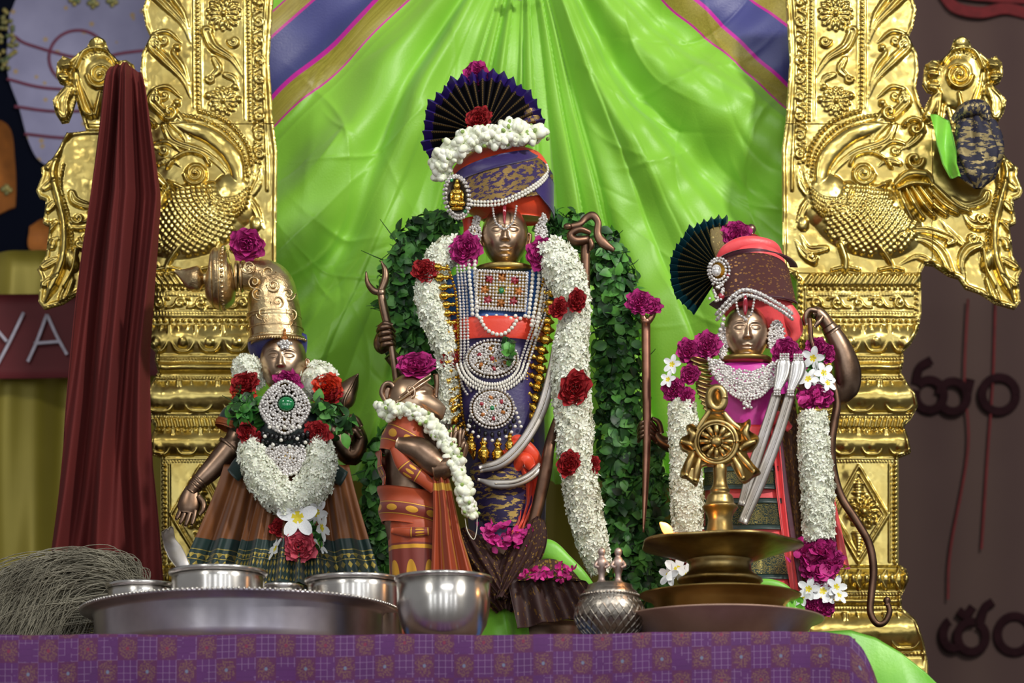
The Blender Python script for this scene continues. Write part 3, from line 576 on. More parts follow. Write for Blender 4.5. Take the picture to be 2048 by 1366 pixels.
def inst(me, name, x, y, r, Y, d, face, parent=None, ry=None, roll=0, rz=None):
    o = bpy.data.objects.new(name, me); COL.objects.link(o); s = sc(Y); p = Vector(WP([(x, y, d)], Y)[0])
    q = Vector((face[0], -face[2], face[1])).to_track_quat('Z', 'Y')@Euler((0, 0, roll)).to_quaternion()
    o.rotation_mode = 'QUATERNION'; o.rotation_quaternion = q; o.scale = (r*s, (ry or r)*s, (rz or r)*s)
    o.location = p-org(parent); ORG[o.name] = p
    if parent is not None: o.parent = parent
    return o
_rn = [0]
def rose(x, y, r, Y, d, key, label=None, parent=None, face=(0, 0, 1), group=None, ry=None, name=None):
    _rn[0] += 1; me = ROSES[key][_rn[0] % 3]; nm = name or 'rose'
    o = inst(me, nm, x, y, r*1.12, Y, d, (face[0]+random.uniform(-.15, .15), face[1]+random.uniform(-.15, .15), face[2]), parent, (ry or r)*1.12, random.random()*6)
    if parent is None: tag(o, label, 'flower', group)
    return o
STAR_V = []; STAR_F = []
for k in range(5):
    a = 2*PI*k/5; c, s = math.cos(a), math.sin(a); b = len(STAR_V)
    STAR_V += [(0, 0, 0), (0.55*c-0.28*s, 0.55*s+0.28*c, 0.28), (1.0*c, 1.0*s, 0.22), (0.55*c+0.28*s, 0.55*s-0.28*c, 0.28), (0.5*c, 0.5*s, 0.08)]
    STAR_F += [(b, b+4, b+1), (b+1, b+4, b+2), (b+4, b+3, b+2), (b, b+3, b+4)]
def budTV(n=7, m=5, el=1.35):
    V = []; 
    for i in range(n):
        for j in range(m+1): a = 2*PI*i/n; b = PI*j/m; V.append((math.cos(a)*math.sin(b), math.sin(a)*math.sin(b), el*math.cos(b)))
    return V, gridF(n, m+1, True)
BUD_V, BUD_F = budTV()
BEAD_V, BEAD_F = budTV(8, 6, 1.0)
def garland_flowers(mb, P, R, dens=1.0, size=7.5, core=True):
    """densely strung small white blossoms covering a rope"""
    P = d3(P); Rl = [R]*len(P) if np.isscalar(R) else R; V, F, uv = tubeVF(P, [r*0.84 for r in Rl], seg=14, n=6); mb.add(V, F, uv, 0)
    C = cr([p+(r,) for p, r in zip(P, Rl)], 12) if len(P) > 2 else np.linspace(P[0]+(Rl[0],), P[-1]+(Rl[-1],), 24)
    L = np.r_[0, np.cumsum(np.linalg.norm(np.diff(C[:, :3], axis=0), axis=1))]; Rm = float(np.mean(Rl)); n = int(dens*L[-1]*2*PI*Rm/(size*size*0.62))
    s = RNG.random(n)*L[-1]; a = RNG.random(n)*2*PI; T = np.gradient(C[:, :3], axis=0); T /= np.linalg.norm(T, axis=1)[:, None]
    c = np.stack([np.interp(s, L, C[:, i]) for i in range(4)], 1); t = np.stack([np.interp(s, L, T[:, i]) for i in range(3)], 1)
    sd = np.cross(t, [0, 0, 1.0]); sd /= np.linalg.norm(sd, axis=1)[:, None]+1e-9; b = np.cross(sd, t)
    nr = np.cos(a)[:, None]*sd+np.sin(a)[:, None]*b; pos = c[:, :3]+nr*(c[:, 3]*RNG.uniform(0.82, 0.98, n))[:, None]
    stamp(mb, STAR_V, STAR_F, pos, frameM(nr+RNG.normal(size=(n, 3))*0.3, size*RNG.uniform(0.85, 1.3, n)))
    return mb
def bud_string(P, R, Y, name='jasmine_buds', parent=None, size=7, dens=1.0, flat=1.0):
    mb = MB(); P = d3(P); Rl = [R]*len(P) if np.isscalar(R) else R
    C = cr([p+(r,) for p, r in zip(P, Rl)], 12); L = np.r_[0, np.cumsum(np.linalg.norm(np.diff(C[:, :3], axis=0), axis=1))]
    n = int(dens*L[-1]*np.mean(Rl)*2*1.7/(size*size)); s = RNG.random(n)*L[-1]; c = np.stack([np.interp(s, L, C[:, i]) for i in range(4)], 1)
    off = RNG.normal(size=(n, 3)); off /= np.linalg.norm(off, axis=1)[:, None]; off *= (RNG.random(n)**0.5)[:, None]
    pos = c[:, :3]+off*c[:, 3:4]*np.array([0.85, 0.85, flat*0.8]); stamp(mb, BUD_V, BUD_F, pos, frameM(off+RNG.normal(size=(n, 3))*0.5, size*RNG.uniform(0.75, 1.2, n)))
    m = n//2; stamp(mb, BUD_V, BUD_F, pos[:m]+RNG.normal(size=(m, 3))*size*0.6, frameM(RNG.normal(size=(m, 3)), np.full(m, size*0.45)), 1)
    return mb.build(name, budm, Y, parent, mats=[stemg])
LEAF_V = []; LEAF_F = []
for i in range(5):
    q = i/4; w_ = 0.42*math.sin(PI*(0.08+0.9*q))**0.8*(1-0.25*q)
    for s in (-1, 0, 1): LEAF_V.append((s*w_, q-0.0, 0.12*abs(s)*w_*2+0.25*q-0.30*q*q))
for i in range(4):
    for s in range(2): LEAF_F.append((i*3+s, i*3+s+1, i*3+s+4, i*3+s+3))
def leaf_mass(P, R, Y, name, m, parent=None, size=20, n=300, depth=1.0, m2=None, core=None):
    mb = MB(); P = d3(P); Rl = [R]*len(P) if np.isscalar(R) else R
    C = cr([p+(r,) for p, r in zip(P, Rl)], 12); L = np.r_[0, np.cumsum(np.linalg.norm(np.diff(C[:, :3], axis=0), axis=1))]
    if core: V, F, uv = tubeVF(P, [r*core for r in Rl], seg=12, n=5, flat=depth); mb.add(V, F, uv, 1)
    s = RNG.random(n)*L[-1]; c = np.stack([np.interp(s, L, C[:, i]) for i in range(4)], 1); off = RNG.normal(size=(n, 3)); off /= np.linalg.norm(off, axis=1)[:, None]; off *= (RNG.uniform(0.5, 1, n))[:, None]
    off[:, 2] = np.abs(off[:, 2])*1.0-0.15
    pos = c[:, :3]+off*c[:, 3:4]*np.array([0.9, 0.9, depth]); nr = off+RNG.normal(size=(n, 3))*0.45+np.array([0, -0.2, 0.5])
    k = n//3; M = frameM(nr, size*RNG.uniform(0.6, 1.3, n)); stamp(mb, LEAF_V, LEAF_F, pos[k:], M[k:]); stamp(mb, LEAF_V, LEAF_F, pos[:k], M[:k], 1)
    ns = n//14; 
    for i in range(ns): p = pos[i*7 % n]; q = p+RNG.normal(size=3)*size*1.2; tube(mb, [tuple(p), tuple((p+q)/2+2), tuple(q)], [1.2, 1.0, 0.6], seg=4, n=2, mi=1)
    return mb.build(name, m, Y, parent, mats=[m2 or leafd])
def bead_line(mb, P, r, gap=1.0, mi=0, n=12, jit=0):
    C = cr(d3(P), n) if len(P) > 2 else np.linspace(d3(P)[0], d3(P)[1], 20); L = np.r_[0, np.cumsum(np.linalg.norm(np.diff(C, axis=0), axis=1))]
    s = np.arange(0, L[-1]+0.01, 2*r*gap); pos = np.stack([np.interp(s, L, C[:, i]) for i in range(3)], 1)+RNG.normal(size=(len(s), 3))*jit; K = len(s)
    stamp(mb, BEAD_V, BEAD_F, pos, np.tile(np.eye(3)*r, (K, 1, 1)), mi); return mb
def stones(mb, pos, r, mi=0):
    pos = np.asarray(d3(pos), float); K = len(pos); rr_ = np.full(K, r) if np.isscalar(r) else np.asarray(r)
    stamp(mb, BEAD_V, BEAD_F, pos, np.eye(3)[None]*rr_[:, None, None], mi); return mb
def polar(cx, cy, r, n, a0=0, d=0, ry=None): return [(cx+r*math.cos(2*PI*k/n+a0), cy+(ry or r)*math.sin(2*PI*k/n+a0), d) for k in range(n)]
def plumeria(x, y, r, Y, d, face=(0, 0, 1), parent=None, roll=0.3, label=None, group=None, name='plumeria'):
    """five broad waxy petals with a yellow throat"""
    if 'PLUM' not in ROSES:
        V = []; F = []; fm = []
        for k in range(5):
            a = 2*PI*k/5; b = len(V)
            for i in range(8):
                q = i/7; w_ = 0.30*math.sin(PI*(0.10+0.84*q))**0.75*(0.75+0.5*q)
                for s in (-1, -.5, 0, .5, 1):
                    px, py, pz = q, s*w_, 0.05+0.22*q-0.16*q*q+0.07*abs(s)*q; V.append((px*math.cos(a)-py*math.sin(a), px*math.sin(a)+py*math.cos(a), pz))
            for i in range(7):
                for s in range(4): F.append((b+i*5+s, b+(i+1)*5+s, b+(i+1)*5+s+1, b+i*5+s+1)); fm.append(1 if i < 1 or (i < 2 and 0 < s < 3) else 0)
        me = bpy.data.meshes.new('plumeria_petals'); me.from_pydata(V, [], F); me.materials.append(white); me.materials.append(yellowc); me.polygons.foreach_set('use_smooth', [True]*len(F)); me.polygons.foreach_set('material_index', fm); me.update(); ROSES['PLUM'] = me
    o = inst(ROSES['PLUM'], name, x, y, r, Y, d, face, parent, roll=roll)
    if parent is None: tag(o, label, 'flower', group)
    return o
def pleat_fan(x, y, R, a0, a1, n, Y, d, name, m, parent, cone=18, rin=8, ry=1.0):
    """accordion-pleated cloth fan opened round a tied centre; angles in degrees, 90 = up"""
    mb = MB(); N = n*4+1; V = []; uv = []; K = 14; rr_ = random.Random(n)
    jag = [rr_.uniform(0.955, 1.03) for _ in range(n+1)]
    for i in range(N):
        a = math.radians(a0+(a1-a0)*i/(N-1)); ph = (i % 4); amp = (0, 1, 0, -1)[ph]; edge = (1.0 if ph == 1 else 0.975)*jag[i//4]
        for k in range(K):
            q = k/(K-1); r = rin+(R*edge-rin)*q; V.append((x+r*math.cos(a), y-ry*r*math.sin(a), d+cone*q*0.3+amp*(2+11*q)+6*math.sin(q*2.4))); uv.append((i/4.0, q))
    F = gridF(N, K); mb.add(V, F, uv); 
    back = np.array(V); back[:, 2] -= 1.6; n0 = N*K; mb.add(back, [f[::-1] for f in F], uv)
    return mb.build(name, m, Y, parent, smooth=False)
def fanmat(name, c, c2, lines, cnt=1, dark=(10, 8, 16)):
    t = NT(name); u, v = t.uvxy(); fu = t.math('FRACT', u); band = t.math('MULTIPLY', t.math('GREATER_THAN', v, 0.15), t.math('LESS_THAN', v, 0.84))
    ln = t.math('LESS_THAN', t.math('ABSOLUTE', t.math('SUBTRACT', fu, 0.25)), 0.11); dash = t.math('GREATER_THAN', t.math('FRACT', t.math('MULTIPLY', v, 26)), 0.25)
    brd = t.mix(t.math('MULTIPLY', t.math('MULTIPLY', ln, band), dash), lin(dark), lin(lines)); col = t.mix(band, lin(c), brd)
    return t.set(col, 0.5, t.math('MULTIPLY', t.math('MULTIPLY', ln, band), 0.7))
# ------------------------------------------------------------------ cast statue heads
def face_disp(u, v, fx=1.0):
    g = lambda a, b, sa, sb: np.exp(-((u-a)/sa)**2-((v-b)/sb)**2); f = 0
    nr = np.clip((0.30-v)/0.52, 0, 1)*(v > -0.24)+np.clip(1-(-0.24-v)/0.05, 0, 1)*(v <= -0.24)
    f = f+0.20*nr*np.exp(-(u/(0.075+0.05*nr))**2)+0.07*(g(-0.13, -0.21, 0.065, 0.06)+g(0.13, -0.21, 0.065, 0.06))
    for s in (-1, 1):
        f = f-0.075*g(s*0.37, 0.13, 0.24, 0.13); e = 1-((u-s*0.37)/0.23)**2-((v-0.11)/0.085)**2; f = f+0.075*np.sqrt(np.clip(e, 0, 1))
        f = f-0.018*np.exp(-(((v-0.075)-0.02*np.cos((u-s*0.37)*9))/0.014)**2)*(np.abs(u-s*0.37) < 0.22)
        bc = 0.30-0.9*(u-s*0.38)**2; f = f+0.03*np.exp(-((v-bc)/0.025)**2)*np.exp(-((u-s*0.4)/0.26)**4)
        f = f+0.05*g(s*0.48, -0.28, 0.26, 0.26)
    up = -0.475+0.03*np.cos(u*14)*np.exp(-(u/0.2)**2)+0.20*u*u; lo = -0.585+0.30*u*u; W = np.exp(-(u/0.24)**6)
    f = f+0.035*np.exp(-((v-up)/0.032)**2)*W+0.042*np.exp(-((v-lo)/0.042)**2)*np.exp(-(u/0.18)**6)-0.028*np.exp(-((v+0.53-0.26*u*u)/0.016)**2)*np.exp(-(u/0.27)**6)
    f = f+0.08*g(0, -0.80, 0.22, 0.12)-0.03*g(0, -0.68, 0.2, 0.04)-0.02*g(0, -0.37, 0.04, 0.06)
    return f
def head(parent, x, y, rx, rz, Y, d, m, name='head', tilt=0, yaw=0, jaw=0.72, ears=True, rd=None):
    N1, N2 = 150, 130; rd = rd or rx*1.05; V = []; th = np.linspace(0, 2*PI, N1, endpoint=False); ph = np.linspace(0.02, PI-0.02, N2)
    A, B = np.meshgrid(th, ph, indexing='ij'); vy = np.cos(B); sw = np.sin(B)**0.82; tp = np.where(vy < 0, 1-(1-jaw)*np.abs(vy)**1.6, 1.0)
    ux = np.cos(A)*sw*tp; uz = np.sin(A)*sw*(0.86+0.14*tp)
    f = face_disp(ux/0.93, vy)*np.clip((uz-0.05)/0.4, 0, 1); X = ux*rx*(1+0*f); Zd = uz*rd+f*rx*1.05; Yv = vy*rz
    c, s = math.cos(yaw), math.sin(yaw); X2 = X*c+Zd*s; Z2 = -X*s+Zd*c; ct, st = math.cos(tilt), math.sin(tilt); X3 = X2*ct+Yv*st; Y3 = -X2*st+Yv*ct
    P = np.stack([x+X3, y-Y3, d+Z2], 2).reshape(-1, 3); mb = MB(); mb.add(P, gridF(N1, N2, True))
    if ears:
        for sg in (-1, 1):
            ex, ey = x+sg*rx*0.98*c, y+rz*0.02; ellip(mb, (ex, ey, d-4-sg*s*rx), (rx*0.10, rz*0.22, rx*0.2), 12, 10); tube(mb, [(ex, ey-rz*.16, d+4), (ex+sg*5, ey-rz*.1, d+4), (ex+sg*4, ey+rz*.1, d+4), (ex, ey+rz*.3, d+4)], [2.5, 3, 3, 4], seg=8)
    return mb.build(name, m, Y, parent)
def hand(mb, wrist, palm_end, side, fl=1.0, curl=0.3, w=11, thumb=1, spread=0.16, mi=0, normal=(0, 0, 1)):
    """palm plus five separate bent fingers; side = unit vector across the palm towards the thumb"""
    W = np.array(wrist, float); E = np.array(palm_end, float); ax = E-W; L = np.linalg.norm(ax); ax /= L; sd = np.array(side, float); sd -= ax*np.dot(sd, ax); sd /= np.linalg.norm(sd); nn = np.cross(sd, ax)*thumb
    V, F, uv = tubeVF([tuple(W-ax*L*0.1), tuple(W+ax*L*0.35), tuple(W+ax*L*0.75), tuple(E+ax*2)], [w*0.62, w*0.95, w*1.08, w*0.8], seg=14, n=6, flat=0.5); mb.add(V, F, uv, mi)
    for k, (o, l) in enumerate(((0.72, 0.92), (0.24, 1.06), (-0.24, 1.0), (-0.70, 0.78))):
        b = W+ax*L*0.86+sd*w*o; dr = ax+sd*spread*o; dr /= np.linalg.norm(dr); pts = [tuple(b)]; cur = b.copy(); ang = 0.1
        for j in range(3):
            ang += curl*(0.5+0.3*k*0.3)+0.05; st = dr*math.cos(ang)+nn*math.sin(ang); cur = cur+st*L*0.36*l*fl*(1-0.15*j); pts.append(tuple(cur))
        tube(mb, pts, [w*0.25, w*0.25, w*0.21, w*0.13], seg=8, n=5, mi=mi)
    b = W+ax*L*0.25+sd*w*0.75; tube(mb, [tuple(b), tuple(b+sd*w*0.6+ax*L*0.25), tuple(b+sd*w*0.75+ax*L*0.55+nn*3), tuple(b+sd*w*0.5+ax*L*0.82+nn*5)], [w*0.34, w*0.32, w*0.26, w*0.16], seg=8, mi=mi)
    return mb
# ================================================================== central statue
YR = 0.02
tul = thing('basil_garland', 1010, pyT(0.14), 0.14, 'thick dark green basil leaf garland arching behind the tall central statue', 'garland')
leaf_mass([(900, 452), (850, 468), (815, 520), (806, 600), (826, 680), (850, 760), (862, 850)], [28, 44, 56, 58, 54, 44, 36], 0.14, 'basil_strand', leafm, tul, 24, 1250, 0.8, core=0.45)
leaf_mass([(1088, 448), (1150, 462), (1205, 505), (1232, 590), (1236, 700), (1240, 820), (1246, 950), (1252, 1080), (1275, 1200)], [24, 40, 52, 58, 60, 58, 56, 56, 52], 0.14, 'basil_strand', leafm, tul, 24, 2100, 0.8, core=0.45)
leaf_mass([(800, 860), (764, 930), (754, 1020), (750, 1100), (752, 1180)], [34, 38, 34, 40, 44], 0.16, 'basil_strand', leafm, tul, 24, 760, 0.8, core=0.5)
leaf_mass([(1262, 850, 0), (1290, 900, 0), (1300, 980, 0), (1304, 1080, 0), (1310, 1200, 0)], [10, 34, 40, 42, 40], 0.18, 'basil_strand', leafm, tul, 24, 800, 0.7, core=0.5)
ram = thing('statue', 1010, pyT(YR), YR, 'tall bronze statue in blue, orange and violet silk under a pleated fan turban', 'statue')
mb = MB(); loft(mb, [(536, 1012, 34, 30, 0), (566, 1010, 36, 32, 0), (585, 1000, 95, 45, 0), (620, 992, 112, 52, 0), (700, 990, 92, 55, 4), (800, 990, 84, 52, 4), (900, 1000, 80, 52, 6), (1000, 1012, 78, 52, 6), (1120, 1015, 80, 54, 4), (1250, 1015, 85, 60, 0), (pyT(YR)-2, 1015, 96, 70, 0)], 36, 5)
loft(mb, [(1250, 1015, 150, 80, 0), (1300, 1015, 150, 82, 0), (pyT(YR)-1, 1015, 165, 88, 0)], 40, 4, power=3)
mb.build('body', bronze, YR, ram)
head(ram, 1010, 482, 47, 60, YR, 22, bronzel, 'face', yaw=0.0)
mb = MB(); lathe(mb, 1010, [(30, 536), (58, 541), (61, 547), (59, 552), (50, 558), (34, 560)], 48, cd=16, smoothn=3); lathe(mb, 1010, [(56, 541), (58, 543.5), (56, 546)], 48, cd=16); mb.build('neck_disc', brassd, YR, ram)
# tunic and skirt cloths
def torso(nm, m, S, fold=0.0, **k):
    mb = MB(); loft(mb, S, 56, 6, fold=fold, **k); return mb.build(nm, m, YR, ram)
torso('blue_tunic', bluec, [(540, 1012, 56, 44, 2), (552, 1010, 100, 52, 4), (585, 998, 126, 60, 6), (640, 992, 102, 66, 8), (672, 990, 95, 66, 10)], 0.02)
torso('orange_waist_wrap', orangec, [(650, 992, 97, 70, 12), (662, 991, 99, 73, 12), (690, 991, 96, 72, 12), (700, 990, 93, 68, 12)], 0.02)
torso('violet_lower_robe', purplec, [(694, 990, 97, 73, 12), (800, 995, 92, 74, 12), (900, 1005, 84, 70, 14), (1000, 1012, 78, 66, 14), (1090, 1014, 72, 60, 12)], 0.05, nf=7)
br1 = brocade('violet_gold_brocade', (40, 24, 84), (28, 16, 54), (176, 150, 84), 6, 8, 0.53, kind='n')
torso('brocade_apron', br1, [(938, 1004, 60, 50, 42), (960, 1002, 64, 56, 42), (1020, 1004, 56, 52, 42), (1066, 1008, 44, 46, 40)], 0.0)
mb = MB(); sheet(mb, lambda u, v: (1018+52*v-20*v*v*1+34*u+6*math.sin(v*5), 905+20*u+34*v*0+160*v*v*1.0*(0.15+0.85)*0+60*v, 84+6*math.sin(u*12)), 24, 10, thick=3)
mb = MB()
def sash(u, v): x = np.interp(v, [0, .12, .25, .4, .6, .8, 1], [1020, 1038, 1046, 1058, 1056, 1046, 1030]); return (x+(18+8*math.sin(v*6))*(u-.5)*2, 912+178*v-12*(u-.5), 78+7*math.sin(u*14+v*2)+8*math.sin(v*8))
sheet(mb, sash, 30, 40, thick=3); tube(mb, [(1012, 918, 80), (1040, 908, 92), (1068, 930, 88), (1074, 950, 80)], [6, 15, 13, 6], flat=0.6); tube(mb, [(1030, 955, 86), (1048, 938, 96), (1064, 952, 92)], [8, 16, 9], flat=0.6); tube(mb, [(1020, 905, 80), (1034, 896, 92), (1060, 900, 88)], [6, 9, 6], flat=0.6)
mb.build('orange_sash', orangec, YR, ram)
# turban
tb = brocade('turban_brocade', (54, 32, 96), (38, 22, 66), (158, 130, 76), 8, 5, 0.49, kind='n', rough=0.45)
def turban_mb():
    mb = MB(); S = [(338, 1004, 74, 46, 4), (352, 1002, 92, 62, 4), (385, 1003, 98, 70, 2), (420, 1010, 92, 68, 0), (446, 1018, 82, 60, -8), (470, 1028, 66, 48, -14)]
    return mb, S
mb = MB(); loft(mb, [(296, 1014, 34, 22, 0), (306, 1010, 66, 46, 0), (330, 1004, 90, 62, 0), (356, 1001, 98, 68, 0), (388, 1004, 97, 70, 0), (416, 1014, 88, 62, -6), (436, 1032, 66, 46, -20)], 60, 6, foldmin=0.03, fold=0.03, nf=5)
tube(mb, [(936, 440, 20), (940, 462, 16), (934, 486, 14)], [12, 13, 9], flat=0.6)
tw = mb.build('turban', orangec, YR, ram)
mb = MB()                                        # broad brocade band wound obliquely
def tband(a, b, w0, w1, lift=4):
    def f(u, v):
        th = math.radians(a+(b-a)*u); cx, rx, rz = 1004, 99+lift, 74+lift; x = cx+rx*math.sin(th); z = rz*math.cos(th); sl = np.interp(u, [0, 1], [0, 1])
        top = w0[0]+(w1[0]-w0[0])*sl-8*math.sin(u*PI); bot = w0[1]+(w1[1]-w0[1])*sl+6*math.sin(u*PI); y = top+(bot-top)*v; k = 1-0.30*max(0, (355-y)/42)**1.5-0.16*max(0, (y-415)/40)**1.5
        return (cx+(x-cx)*k+max(0, y-415)*0.35, y, z*k)
    return f
sheet(mb, tband(-66, 84, (376, 436), (308, 388)), 60, 24, thick=2); bnd = mb.build('brocade_band', tb, YR, ram)
mb = MB(); sheet(mb, tband(-70, 62, (364, 380), (306, 320), 7), 50, 6, thick=2); mb.build('violet_edge', purplec, YR, ram)
mb = MB(); sheet(mb, tband(40, 92, (372, 398), (372, 440), 5), 30, 20, thick=2); mb.build('violet_edge', purplec, YR, ram)
fm1 = fanmat('violet_fan_cloth', (46, 26, 104), (30, 16, 70), (168, 140, 92))
pleat_fan(966, 268, 124, 8, 208, 20, YR, 0, 'turban_fan', fm1, ram, cone=26)
mb = MB(); tube(mb, [(1010, 300, -5), (1050, 262, 0), (1062, 235, 4), (1052, 215, 4)], [20, 22, 18, 8], flat=0.6); mb.build('brocade_knot', tb, YR, ram)
# forehead mark
mb = MB()
for P in ([(986, 432, 74), (988, 450, 76), (993, 466, 77), (1003, 474, 80)], [(1033, 432, 74), (1030, 450, 76), (1025, 466, 77), (1016, 474, 80)], [(1000, 474, 80), (1009, 480, 84), (1018, 474, 80)]): bead_line(mb, P, 2.6)
fk = mb.build('forehead_mark', diamond, YR, ram); mb = MB(); tube(mb, [(1009, 424, 76), (1009, 445, 80), (1009, 468, 80)], [3, 3.8, 1.6], seg=8, flat=0.5); mb.build('red_stroke', ruby, YR, fk)
# right hand of the statue holding the crescent arrow; raised left hand with the bow
arw = thing('crescent_arrow', 790, 750, 0.06, 'bronze arrow with a forked crescent tip raised beside the basil garland', 'arrow')
mb = MB(); tube(mb, [(763, 592, 20), (768, 620, 20), (778, 665, 20), (786, 710, 20), (798, 800, 14), (806, 860, 8)], [7, 9, 8, 7, 7, 5]); mb.build('shaft', bronze, 0.06, arw)
mb = MB(); tube(mb, [(763, 527, 20), (771, 545, 20), (771, 565, 20), (762, 588, 20)], [1.5, 6, 8, 7]); tube(mb, [(733, 548, 20), (736, 570, 20), (748, 586, 20), (763, 590, 20)], [1.5, 5, 7, 6]); lathe(mb, 763, [(5, 582), (9, 586), (9, 594), (6, 598)], 14, cd=20); mb.build('crescent_tip', bronze, 0.06, arw)
mb = MB(); tube(mb, [(830, 760, -30), (800, 730, -10), (778, 708, 0)], [20, 16, 13]); tube(mb, [(770, 700, 0), (764, 690, 10), (768, 672, 18)], [13, 17, 14], flat=0.9)
for k in range(4): tube(mb, [(758+k*2, 666+k*11, 18), (764+k*2, 664+k*11, 36), (780+k*2, 662+k*11, 36), (790, 668+k*10, 22)], [6, 6, 5.5, 4], seg=8)
tube(mb, [(760, 660, 22), (772, 655, 36), (786, 658, 34)], [6, 5.5, 4], seg=8)
mb.build('right_hand', bronze, YR+0.05, ram)
bow = thing('bow', 1100, 1160, -0.06, 'dark bronze bow with a coiled scroll tip rising beside the white garland', 'bow')
mb = MB(); tube(mb, [(1172, 462, -40), (1171, 520, -40), (1170, 600, -40), (1160, 700, -36), (1140, 780, -20), (1112, 850, 0), (1098, 900, 20), (1090, 950, 20), (1074, 1020, 16), (1056, 1080, 10), (1034, 1150, 4), (1015, 1190, 0)], [9, 10, 10, 10, 10, 10, 11, 13, 12, 11, 11, 10], seg=12, flat=0.7); mb.build('bow_limb', bowm, -0.06, bow)
mb = MB(); tube(mb, [(1176, 470, -36), (1150, 474, -30), (1142, 462, -26), (1160, 452, -26), (1182, 458, -30)], [9, 11, 8, 7, 5]); tube(mb, [(1140, 446, -26), (1160, 440, -30), (1172, 428, -34), (1186, 422, -34), (1197, 436, -34), (1196, 460, -34), (1208, 478, -34), (1230, 492, -34)], [5, 6, 7, 8, 7, 8, 10, 4], flat=0.5, seg=12); ellip(mb, (1136, 447, -24), (9, 7, 7)); tube(mb, [(1180, 470, -30), (1184, 484, -30), (1180, 494, -30)], [5, 6, 2]); mb.build('scroll_tip', bowm, -0.06, bow)
# ------------------------------------------------------------------ jewellery on the central statue
def jewel(nm, x, y, Y, label, cat): return thing(nm, x, y, Y, label, cat)
def scatter_gems(cx, cy, rx, ry, n, d, box=False):
    P = []; k = 0
    while len(P) < n and k < n*30:
        k += 1; x, y = random.uniform(-1, 1), random.uniform(-1, 1)
        if not box and x*x+y*y > 1: continue
        if all((cx+x*rx-p[0])**2+(cy+y*ry-p[1])**2 > 15 for p in P): P.append((cx+x*rx, cy+y*ry, d+random.uniform(-.8, .8)))
    return P
def rot2(P, cx, cy, a): c, s = math.cos(a), math.sin(a); return [(cx+(x-cx)*c-(y-cy)*s, cy+(x-cx)*s+(y-cy)*c, d) for x, y, d in P]
J = jewel('square_pendant', 1003, 640, YR, 'square plaque pendant of clear and red stones on the tall statue chest', 'pendant'); cx, cy, a = 1003, 600, 0.05; dd = 78
mb = MB(); pl = [(x, y) for x, y, _ in rot2([(cx-52, cy-40, 0), (cx+52, cy-40, 0), (cx+50, cy+38, 0), (cx-50, cy+38, 0)], cx, cy, a)]; plate(mb, pl, dd-8, dd, bev=0.02); mb.build('setting', goldb, YR, J)
mb = MB(); P = [(cx+x, cy+y, dd) for x in np.arange(-48, 49, 6.4) for y in np.arange(-36, 36, 6.4)]
RS = [(-24, -22), (24, -22), (-26, 20), (24, 20), (-34, 0), (34, 0), (0, -24), (0, 24)]
P = [p for p in P if all(math.hypot(p[0]-cx-x, p[1]-cy-y) > 7.5 for x, y in RS+[(0, 0)])]; stones(mb, rot2(P, cx, cy, a), 3.0)
for s_ in (-1, 1): bead_line(mb, rot2([(cx-50, cy+s_*38, dd+1), (cx, cy+s_*38, dd+1), (cx+50, cy+s_*38, dd+1)], cx, cy, a), 2.6); bead_line(mb, rot2([(cx+s_*50, cy-38, dd+1), (cx+s_*50, cy, dd+1), (cx+s_*49, cy+38, dd+1)], cx, cy, a), 2.6)
mb.build('clear_stones', diamond, YR, J)
for i, (x, y) in enumerate(RS): mb = MB(); ellip(mb, rot2([(cx+x, cy+y, dd+1)], cx, cy, a)[0], (5, 5, 3), 10, 6); [ellip(mb, rot2([(cx+x+6*math.cos(q), cy+y+6*math.sin(q), dd)], cx, cy, a)[0], (3, 3, 2.5), 8, 5) for q in np.arange(0, 6.28, 1.256)]; mb.build('coloured_stone', ruby if i < 4 else amber, YR, J)
mb = MB(); ellip(mb, (cx, cy, dd+1), (6, 6, 4), 12, 8); mb.build('coloured_stone', emerald, YR, J)
mb = MB(); stones(mb, [(cx-48+i*9.5, cy+48+(i % 2)*5+2, dd) for i in range(11)], 4.2); mb.build('pearl_drops', pearl, YR, J)
def round_pendant(nm, cx, cy, rx, ry, label, dd, n, centre, halo=2, drops=0, pd=8, reds=6):
    J = jewel(nm, cx, cy+ry, YR, label, 'pendant'); mb = MB(); plate(mb, [(x, y) for x, y, _ in polar(cx, cy, rx, 40, ry=ry)], dd-8, dd, bev=0.05); mb.build('setting', goldb, YR, J)
    mb = MB(); stones(mb, scatter_gems(cx, cy, rx*0.86, ry*0.86, n, dd+1), 3.0)
    for h in range(halo): stones(mb, polar(cx, cy, rx-h*7+1, int((rx+ry)/2*6.28/6.2), d=dd+1, ry=ry-h*7+1), 3.0)
    mb.build('clear_stones', diamond, YR, J)
    for k, (x, y, d_) in enumerate(polar(cx, cy, rx*0.55, reds, 0.4, dd+2, ry*0.55)): mb = MB(); ellip(mb, (x, y, d_), (5.2, 4, 3.5), 10, 6, k); mb.build('coloured_stone', ruby if k % 2 else amber, YR, J)
    mb = MB(); ellip(mb, (cx, cy, dd+2), (5, 5, 4), 10, 6); mb.build('coloured_stone', centre, YR, J); return J
J = round_pendant('oval_pendant', 985, 738, 50, 36, 'oval stone pendant with pearl fringe at the middle of the tall statue', 92, 170, ruby)
mb = MB()
for i in range(31):
    a = math.radians(10+160*i/30); 
    for k in range(3): r = 1.0+0.16*(k+0.6); ellip(mb, (985+50*r*math.cos(a), 738+(40*r+6)*math.sin(a), 90-k*2), (2.6, 4.4, 2.4), 8, 5)
mb.build('pearl_fringe', pearl, YR, J)
J = round_pendant('round_pendant', 985, 836, 42, 38, 'round stone pendant with dark bead drops below the oval pendant', 94, 190, emerald)
mb = MB()
